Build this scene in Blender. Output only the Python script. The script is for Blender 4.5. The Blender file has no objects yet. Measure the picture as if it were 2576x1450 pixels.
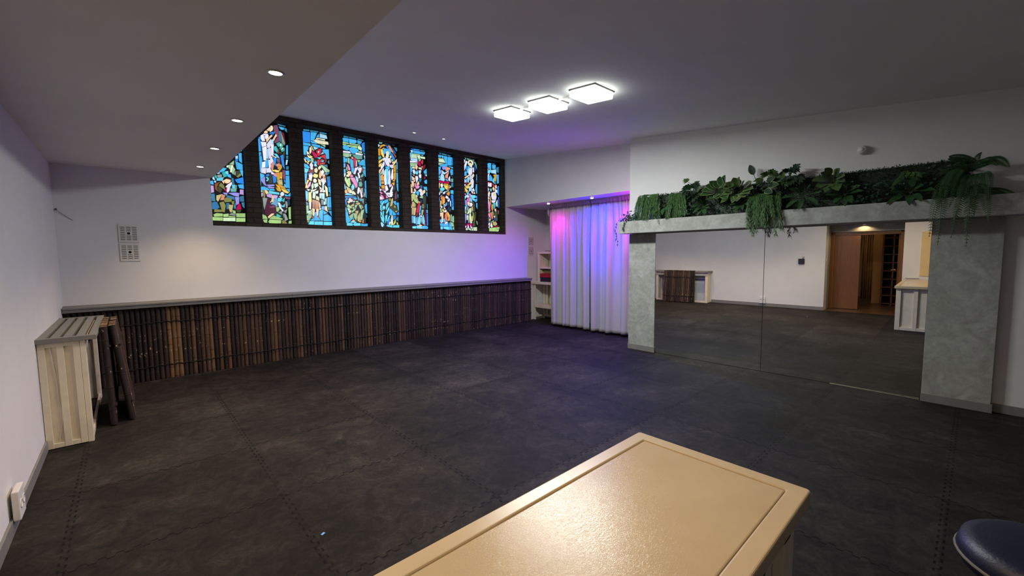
import bpy, bmesh, math, random
from mathutils import Vector, Matrix
PI = math.pi
R = random.Random(11)
SC = bpy.context.scene
COL = SC.collection

# ------------------------------------------------------------------ helpers
def lin(h):
    if isinstance(h, (tuple, list)):
        return tuple(h[:3])
    v = [int(h[i:i+2], 16)/255 for i in (0, 2, 4)]
    return tuple(c/12.92 if c <= .04045 else ((c+.055)/1.055)**2.4 for c in v)

class MB:
    """collects geometry for one mesh"""
    def __init__(s):
        s.v = []; s.f = []; s.m = []; s.sm = []
    def add(s, vs, fs, m=0, smooth=False):
        o = len(s.v)
        s.v += [tuple(p) for p in vs]
        for f in fs:
            s.f.append([i+o for i in f]); s.m.append(m); s.sm.append(smooth)
        return s
    def box(s, x0, y0, z0, x1, y1, z1, m=0):
        return s.add([(x0,y0,z0),(x1,y0,z0),(x1,y1,z0),(x0,y1,z0),(x0,y0,z1),(x1,y0,z1),(x1,y1,z1),(x0,y1,z1)],
                     [(0,3,2,1),(4,5,6,7),(0,1,5,4),(1,2,6,5),(2,3,7,6),(3,0,4,7)], m)
    def hexa(s, p, m=0):
        return s.add(p, [(0,3,2,1),(4,5,6,7),(0,1,5,4),(1,2,6,5),(2,3,7,6),(3,0,4,7)], m)
    def tube(s, pts, rad, n=8, m=0, caps=True, smooth=True):
        pts = [Vector(p) for p in pts]
        if not isinstance(rad, (list, tuple)): rad = [rad]*len(pts)
        t0 = (pts[1]-pts[0]).normalized()
        up = Vector((0,0,1)) if abs(t0.z) < .9 else Vector((1,0,0))
        a = t0.cross(up).normalized(); vs = []; fs = []
        for i, p in enumerate(pts):
            t = (pts[min(i+1,len(pts)-1)]-pts[max(i-1,0)]).normalized()
            a = (a - t*a.dot(t)).normalized(); b = t.cross(a)
            for k in range(n):
                q = 2*PI*k/n
                vs.append(p + (a*math.cos(q)+b*math.sin(q))*rad[i])
        for i in range(len(pts)-1):
            for k in range(n):
                fs.append((i*n+k, i*n+(k+1)%n, (i+1)*n+(k+1)%n, (i+1)*n+k))
        s.add(vs, fs, m, smooth)
        if caps:
            s.add(vs[:n], [tuple(range(n))[::-1]], m); s.add(vs[-n:], [tuple(range(n))], m)
        return s
    def lathe(s, prof, n=24, c=(0,0,0), axis='z', m=0, smooth=True):
        """prof: list of (radius, height)"""
        vs = []; fs = []
        for r, h in prof:
            for k in range(n):
                q = 2*PI*k/n; a, b = r*math.cos(q), r*math.sin(q)
                p = (a, b, h) if axis == 'z' else ((h, a, b) if axis == 'x' else (a, -h, b))
                vs.append((p[0]+c[0], p[1]+c[1], p[2]+c[2]))
        for i in range(len(prof)-1):
            for k in range(n):
                fs.append((i*n+k, i*n+(k+1)%n, (i+1)*n+(k+1)%n, (i+1)*n+k))
        s.add(vs, fs, m, smooth)
        if prof[0][0] > 1e-5: s.add(vs[:n], [tuple(range(n))[::-1]], m)
        if prof[-1][0] > 1e-5: s.add(vs[-n:], [tuple(range(n))], m)
        return s
    def build(s, name, mats, parent=None, loc=None, bevel=0, seg=2):
        me = bpy.data.meshes.new(name)
        me.from_pydata(s.v, [], s.f); 
        if not isinstance(mats, (list, tuple)): mats = [mats]
        for m in mats: me.materials.append(m)
        me.polygons.foreach_set('material_index', s.m)
        me.polygons.foreach_set('use_smooth', s.sm)
        me.validate(); me.update()
        o = bpy.data.objects.new(name, me); COL.objects.link(o)
        if loc: o.location = loc
        if parent: o.parent = parent
        if bevel:
            b = o.modifiers.new('bevel', 'BEVEL'); b.width = bevel; b.segments = seg; b.limit_method = 'ANGLE'
        return o

def empty(name, loc=(0,0,0)):
    o = bpy.data.objects.new(name, None); COL.objects.link(o); o.location = loc
    o.empty_display_size = .05
    return o
def tag(o, label, cat, group=None, kind=None):
    o['label'] = label; o['category'] = cat
    if group: o['group'] = group
    if kind: o['kind'] = kind
    return o
def struct(o, label=None):
    o['kind'] = 'structure'
    if label: o['label'] = label
    return o
def copy_tree(o, parent=None):
    c = o.copy(); COL.objects.link(c); c.parent = parent
    for ch in o.children: copy_tree(ch, c)
    return c

# ------------------------------------------------------------------ materials
class NT:
    def __init__(s, name):
        s.mat = bpy.data.materials.new(name); s.mat.use_nodes = True
        s.t = s.mat.node_tree; s.b = s.t.nodes['Principled BSDF']
    def n(s, typ, **kw):
        d = s.t.nodes.new(typ)
        for k, v in kw.items():
            if k in d.inputs: d.inputs[k].default_value = v
            else: setattr(d, k, v)
        return d
    def l(s, a, b): s.t.links.new(a, b)
    def math(s, op, a, b=None, c=None, clamp=False):
        d = s.t.nodes.new('ShaderNodeMath'); d.operation = op; d.use_clamp = clamp
        for i, x in enumerate((a, b, c)):
            if x is None: continue
            if isinstance(x, (int, float)): d.inputs[i].default_value = x
            else: s.l(x, d.inputs[i])
        return d.outputs[0]
    def ramp(s, fac, stops):
        d = s.t.nodes.new('ShaderNodeValToRGB'); e = d.color_ramp.elements
        while len(e) < len(stops): e.new(.5)
        for el, (p, c) in zip(e, stops):
            el.position = p; el.color = (*lin(c), 1)
        s.l(fac, d.inputs[0]); return d.outputs[0]
    def bump(s, h, strength=.3, dist=.01):
        d = s.t.nodes.new('ShaderNodeBump'); d.inputs['Strength'].default_value = strength; d.inputs['Distance'].default_value = dist
        s.l(h, d.inputs['Height']); s.l(d.outputs[0], s.b.inputs['Normal'])
    def pos(s):
        return s.t.nodes.new('ShaderNodeNewGeometry').outputs['Position']
    def obj(s):
        return s.t.nodes.new('ShaderNodeTexCoord').outputs['Object']
    def noise(s, vec, scale, detail=4, rough=.6, dist=0):
        d = s.n('ShaderNodeTexNoise', Scale=scale, Detail=detail, Roughness=rough, Distortion=dist)
        if vec is not None: s.l(vec, d.inputs['Vector'])
        return d.outputs['Fac']

def plain(name, col, rough=.5, var=.12, scale=6, bump=0, bscale=60, metal=0, spec=.5, coords='obj'):
    t = NT(name); c = lin(col)
    v = t.obj() if coords == 'obj' else t.pos()
    f = t.noise(v, scale)
    lo = tuple(x*(1-var) for x in c); hi = tuple(min(1, x*(1+var)) for x in c)
    d = t.t.nodes.new('ShaderNodeValToRGB'); e = d.color_ramp.elements
    e[0].position = .3; e[0].color = (*lo, 1); e[1].position = .7; e[1].color = (*hi, 1)
    t.l(f, d.inputs[0]); t.l(d.outputs[0], t.b.inputs['Base Color'])
    t.b.inputs['Roughness'].default_value = rough; t.b.inputs['Metallic'].default_value = metal
    t.b.inputs['Specular IOR Level'].default_value = spec
    if bump: t.bump(t.noise(v, bscale, 3), bump, .004)
    return t.mat

def emis(name, col, strength, base='888888'):
    t = NT(name)
    t.b.inputs['Base Color'].default_value = (*lin(base), 1)
    t.b.inputs['Emission Color'].default_value = (*lin(col), 1)
    t.b.inputs['Emission Strength'].default_value = strength
    return t.mat

M = {}
M['wall'] = plain('wall_paint', (.70,.69,.685), .75, .03, 2, .05, 90, spec=.2, coords='pos')
M['ceil'] = plain('ceiling_paint', (.86,.85,.85), .8, .03, 1.2, spec=.15, coords='pos')
M['soffit'] = plain('soffit_paint', (.80,.77,.75), .8, .03, 1.2, spec=.15, coords='pos')
M['grey_paint'] = plain('grey_trim_paint', (.20,.195,.18), .5, .08, 8)
M['white_paint'] = plain('white_gloss_paint', (.74,.66,.50), .42, .06, 9, .08, 40)
M['cream'] = plain('cream_gloss_paint', (.60,.48,.31), .3, .04, 5)
M['dark'] = plain('dark_void', (.012,.011,.01), .8, .2)
M['plastic'] = plain('white_plastic', (.68,.67,.64), .4, .03)
M['black'] = plain('black_plastic', (.012,.012,.013), .45, .2)
M['chrome'] = plain('brushed_steel', (.6,.6,.58), .3, .05, metal=1)
M['brass'] = plain('brass', (.75,.52,.22), .3, .05, metal=1)
M['slot'] = plain('slot_shade', (.16,.155,.14), .8, .1)
M['cable'] = plain('white_cable', (.7,.68,.62), .5, .02)
M['black_cable'] = plain('grey_wire', (.10,.095,.09), .6, .1)
M['red_cloth'] = plain('red_cloth', (.38,.012,.025), .9, .15, 30, .2, 200)
M['navy_cloth'] = plain('navy_cloth', (.015,.013,.04), .9, .2, 30, .2, 200)
M['olive_cloth'] = plain('olive_cloth', (.20,.17,.05), .9, .15, 30, .2, 200)
M['blue_vinyl'] = plain('dark_blue_vinyl', (.006,.008,.030), .45, .25, 18, .25, 120)
M['strip'] = plain('sealant', (.30,.27,.20), .5, .2, 20)
M['paper'] = plain('blue_paper', (.18,.42,.85), .5, .05)
M['wood_door'] = None

def wood(name, c1, c2, rough=.4):
    t = NT(name); v = t.obj()
    mp = t.n('ShaderNodeMapping'); mp.inputs['Scale'].default_value = (14, 14, 1.2); t.l(v, mp.inputs[0])
    f = t.noise(mp.outputs[0], 3, 6, .6, .6)
    t.l(t.ramp(f, [(.3, c1), (.7, c2)]), t.b.inputs['Base Color'])
    t.b.inputs['Roughness'].default_value = rough
    return t.mat
M['wood_door'] = wood('brown_door_veneer', (.15,.058,.015), (.21,.085,.024), .4)
M['wood_frame'] = wood('door_frame_wood', (.20,.078,.018), (.28,.12,.03), .4)
M['pale_wood'] = wood('pale_wood', (.42,.24,.09), (.52,.31,.12), .45)
M['wood_floor'] = wood('hall_floor_wood', (.08,.04,.02), (.12,.06,.03), .3)

def mat_floor():
    t = NT('rubber_puzzle_mats'); p = t.pos()
    sx = t.n('ShaderNodeSeparateXYZ'); t.l(p, sx.inputs[0]); X, Y = sx.outputs[0], sx.outputs[1]
    big = t.noise(p, 1.1, 5, .65, .3); mid = t.noise(p, 8, 7, .78, 1.0); fine = t.noise(p, 60, 4, .7)
    f = t.math('ADD', t.math('MULTIPLY', big, .40), t.math('ADD', t.math('MULTIPLY', mid, .45), t.math('MULTIPLY', fine, .15)))
    col = t.ramp(f, [(.36, (.0060,.0054,.0054)), (.47, (.0150,.0130,.0120)), (.55, (.027,.0232,.0202)), (.65, (.060,.051,.043))])
    # each mat a slightly different shade
    ix = t.math('FLOOR', t.math('DIVIDE', t.math('SUBTRACT', X, .68), 1.03)); iy = t.math('FLOOR', t.math('DIVIDE', t.math('SUBTRACT', Y, 3.05), 1.0))
    cb = t.n('ShaderNodeCombineXYZ'); t.l(ix, cb.inputs[0]); t.l(iy, cb.inputs[1])
    wn = t.n('ShaderNodeTexWhiteNoise'); t.l(cb.outputs[0], wn.inputs['Vector'])
    shade = t.math('ADD', t.math('MULTIPLY', wn.outputs['Value'], .5), .75)
    def seam(a, b, off, per):
        u = t.math('DIVIDE', t.math('SUBTRACT', a, off), per)
        fx = t.math('MULTIPLY', t.math('SUBTRACT', t.math('FRACT', t.math('ADD', u, .5)), .5), per)
        w = t.math('MULTIPLY', t.math('SINE', t.math('MULTIPLY', b, 2*PI/.072)), 3.5)
        tooth = t.math('MULTIPLY', t.math('MAXIMUM', t.math('MINIMUM', w, 1), -1), .013)
        d = t.math('ABSOLUTE', t.math('SUBTRACT', fx, tooth))
        return t.math('SUBTRACT', 1, t.math('MULTIPLY', t.math('SUBTRACT', d, .003), 240, clamp=True), clamp=True)
    s = t.math('MAXIMUM', seam(X, Y, .68, 1.03), seam(Y, X, 3.05, 1.0))
    vis = t.math('MULTIPLY', t.math('SUBTRACT', t.noise(p, 2.3, 2), .30), 5, clamp=True)
    s = t.math('MULTIPLY', s, t.math('ADD', t.math('MULTIPLY', vis, .6), .4))
    dk = t.math('SUBTRACT', 1, t.math('MULTIPLY', s, .85))
    mx = t.n('ShaderNodeVectorMath', operation='SCALE'); t.l(col, mx.inputs[0]); t.l(t.math('MULTIPLY', shade, dk), mx.inputs['Scale'])
    t.l(mx.outputs[0], t.b.inputs['Base Color'])
    t.b.inputs['Roughness'].default_value = .68; t.b.inputs['Specular IOR Level'].default_value = .13
    h = t.math('SUBTRACT', t.math('ADD', t.math('MULTIPLY', mid, .4), t.math('MULTIPLY', fine, .3)), t.math('MULTIPLY', s, 1.2))
    t.bump(h, .35, .004)
    return t.mat
M['floor'] = mat_floor()

def mat_plaster(name, lo, mid_, hi):
    t = NT(name); p = t.pos()
    a = t.noise(p, 3.2, 6, .7, 1.2); b = t.noise(p, 14, 5, .7, .8)
    f = t.math('ADD', t.math('MULTIPLY', a, .6), t.math('MULTIPLY', b, .4))
    t.l(t.ramp(f, [(.34, lo), (.5, mid_), (.64, hi)]), t.b.inputs['Base Color'])
    t.b.inputs['Roughness'].default_value = .6; t.b.inputs['Specular IOR Level'].default_value = .3
    t.bump(t.noise(p, 40, 5, .7, .6), .25, .004)
    return t.mat
M['plaster'] = mat_plaster('grey_stucco_plaster', (.235,.235,.215), (.33,.335,.31), (.44,.445,.42))

def mat_brick():
    t = NT('dark_brick'); p = t.pos()
    s = t.n('ShaderNodeSeparateXYZ'); t.l(p, s.inputs[0]); c = t.n('ShaderNodeCombineXYZ')
    t.l(t.math('ADD', s.outputs[0], s.outputs[1]), c.inputs[0]); t.l(s.outputs[2], c.inputs[1])
    b = t.n('ShaderNodeTexBrick', Scale=1.0); b.offset = .5
    b.inputs['Brick Width'].default_value = .215; b.inputs['Row Height'].default_value = .075
    b.inputs['Mortar Size'].default_value = .006; b.inputs['Mortar Smooth'].default_value = .3
    b.inputs['Color1'].default_value = (.040,.030,.022,1); b.inputs['Color2'].default_value = (.055,.042,.030,1)
    b.inputs['Mortar'].default_value = (.020,.016,.013,1)
    t.l(c.outputs[0], b.inputs['Vector'])
    n = t.noise(p, 30, 5, .7)
    mx = t.n('ShaderNodeVectorMath', operation='SCALE'); t.l(b.outputs['Color'], mx.inputs[0]); t.l(t.math('ADD', n, .5), mx.inputs['Scale'])
    t.l(mx.outputs[0], t.b.inputs['Base Color']); t.b.inputs['Roughness'].default_value = .85
    t.b.inputs['Specular IOR Level'].default_value = .2
    t.bump(t.math('ADD', t.math('SUBTRACT', 1, b.outputs['Fac']), t.math('MULTIPLY', n, .5)), .5, .005)
    return t.mat
M['brick'] = mat_brick()

def mat_bamboo():
    t = NT('dark_bamboo')
    oi = t.n('ShaderNodeObjectInfo'); sc0 = t.n('ShaderNodeSeparateColor'); t.l(oi.outputs['Color'], sc0.inputs[0]); rnd = sc0.outputs[0]
    v = t.obj(); mp = t.n('ShaderNodeMapping'); mp.inputs['Scale'].default_value = (22, 22, 2.2); t.l(v, mp.inputs[0])
    cb = t.n('ShaderNodeVectorMath', operation='ADD'); t.l(mp.outputs[0], cb.inputs[0]); t.l(oi.outputs['Location'], cb.inputs[1])
    n = t.noise(cb.outputs[0], 1.6, 5, .65, .4)
    f = t.math('ADD', t.math('MULTIPLY', rnd, .62), t.math('MULTIPLY', n, .5))
    col = t.ramp(f, [(.26, (.015,.0105,.009)), (.48, (.036,.022,.017)), (.66, (.074,.043,.025)), (.82, (.145,.080,.036)), (1.0, (.23,.13,.055))])
    # pale scars on some nodes
    mp2 = t.n('ShaderNodeMapping'); mp2.inputs['Scale'].default_value = (30, 30, 22); t.l(v, mp2.inputs[0])
    cb2 = t.n('ShaderNodeVectorMath', operation='ADD'); t.l(mp2.outputs[0], cb2.inputs[0]); t.l(oi.outputs['Location'], cb2.inputs[1])
    sc = t.math('MULTIPLY', t.math('SUBTRACT', t.noise(cb2.outputs[0], .9, 1), .69), 14, clamp=True)
    mx = t.n('ShaderNodeMix', data_type='RGBA'); t.l(sc, mx.inputs['Factor']); t.l(col, mx.inputs[6]); mx.inputs[7].default_value = (.42,.30,.17,1)
    t.l(mx.outputs[2], t.b.inputs['Base Color']); t.b.inputs['Roughness'].default_value = .52
    t.b.inputs['Specular IOR Level'].default_value = .35
    t.bump(n, .15, .003)
    return t.mat
M['bamboo'] = mat_bamboo()
M['cord'] = plain('black_binding_cord', (.005,.0045,.0045), .9, .2)
M['node'] = plain('bamboo_node_ring', (.13,.088,.052), .5, .75, 9)
M['cutend'] = plain('cut_bamboo_end', (.30,.20,.10), .8, .3, 40)

def mat_curtain():
    t = NT('white_curtain_cloth'); p = t.obj()
    n = t.noise(p, 120, 3, .6)
    t.l(t.ramp(n, [(.3, (.37,.36,.345)), (.7, (.45,.44,.42))]), t.b.inputs['Base Color'])
    t.b.inputs['Roughness'].default_value = .9; t.b.inputs['Specular IOR Level'].default_value = .1
    t.b.inputs['Sheen Weight'].default_value = .15
    t.bump(n, .1, .002)
    return t.mat
M['curtain'] = mat_curtain()

def mat_mirror():
    t = NT('mirror_glass'); t.b.inputs['Base Color'].default_value = (.90,.92,.89,1)
    t.b.inputs['Metallic'].default_value = 1; t.b.inputs['Roughness'].default_value = .004
    return t.mat
M['mirror'] = mat_mirror()

def mat_glass():
    t = NT('stained_glass'); a = t.n('ShaderNodeAttribute', attribute_name='tint')
    p = t.pos(); mp = t.n('ShaderNodeMapping'); mp.inputs['Scale'].default_value = (9, 9, 2.5); t.l(p, mp.inputs[0])
    n = t.noise(mp.outputs[0], 2.2, 5, .65, .5); n2 = t.noise(p, 45, 3)
    k = t.math('ADD', t.math('MULTIPLY', n, .55), t.math('ADD', t.math('MULTIPLY', n2, .25), .58))
    mx = t.n('ShaderNodeVectorMath', operation='SCALE'); t.l(a.outputs['Color'], mx.inputs[0]); t.l(k, mx.inputs['Scale'])
    t.l(mx.outputs[0], t.b.inputs['Emission Color']); t.b.inputs['Emission Strength'].default_value = 1.02
    b2 = t.n('ShaderNodeVectorMath', operation='SCALE'); t.l(a.outputs['Color'], b2.inputs[0]); b2.inputs['Scale'].default_value = .25
    t.l(b2.outputs[0], t.b.inputs['Base Color']); t.b.inputs['Roughness'].default_value = .2
    return t.mat
M['glass'] = mat_glass()
M['lead'] = plain('lead_came', (.008,.010,.018), .5, .2)

def mat_leaf(name, c1, c2, rough=.42):
    t = NT(name); p = t.pos()
    n = t.noise(p, 14, 4, .6)
    t.l(t.ramp(n, [(.32, c1), (.68, c2)]), t.b.inputs['Base Color'])
    t.b.inputs['Roughness'].default_value = rough
    t.b.inputs['Transmission Weight'].default_value = 0
    return t.mat
M['lf_dark'] = mat_leaf('leaf_dark_green', (.006,.020,.008), (.016,.045,.016))
M['lf_mid'] = mat_leaf('leaf_mid_green', (.013,.045,.013), (.030,.085,.024))
M['lf_fern'] = mat_leaf('leaf_fern_green', (.022,.070,.012), (.050,.135,.024), .5)
M['lf_pale'] = mat_leaf('leaf_pale_green', (.040,.080,.022), (.080,.135,.042))
M['lf_edge'] = mat_leaf('leaf_cream_edge', (.13,.18,.055), (.22,.28,.10))
M['lf_ivy'] = mat_leaf('leaf_blue_green', (.014,.040,.024), (.035,.080,.050))
M['stem'] = mat_leaf('plant_stem', (.035,.060,.018), (.06,.09,.03))
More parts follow.
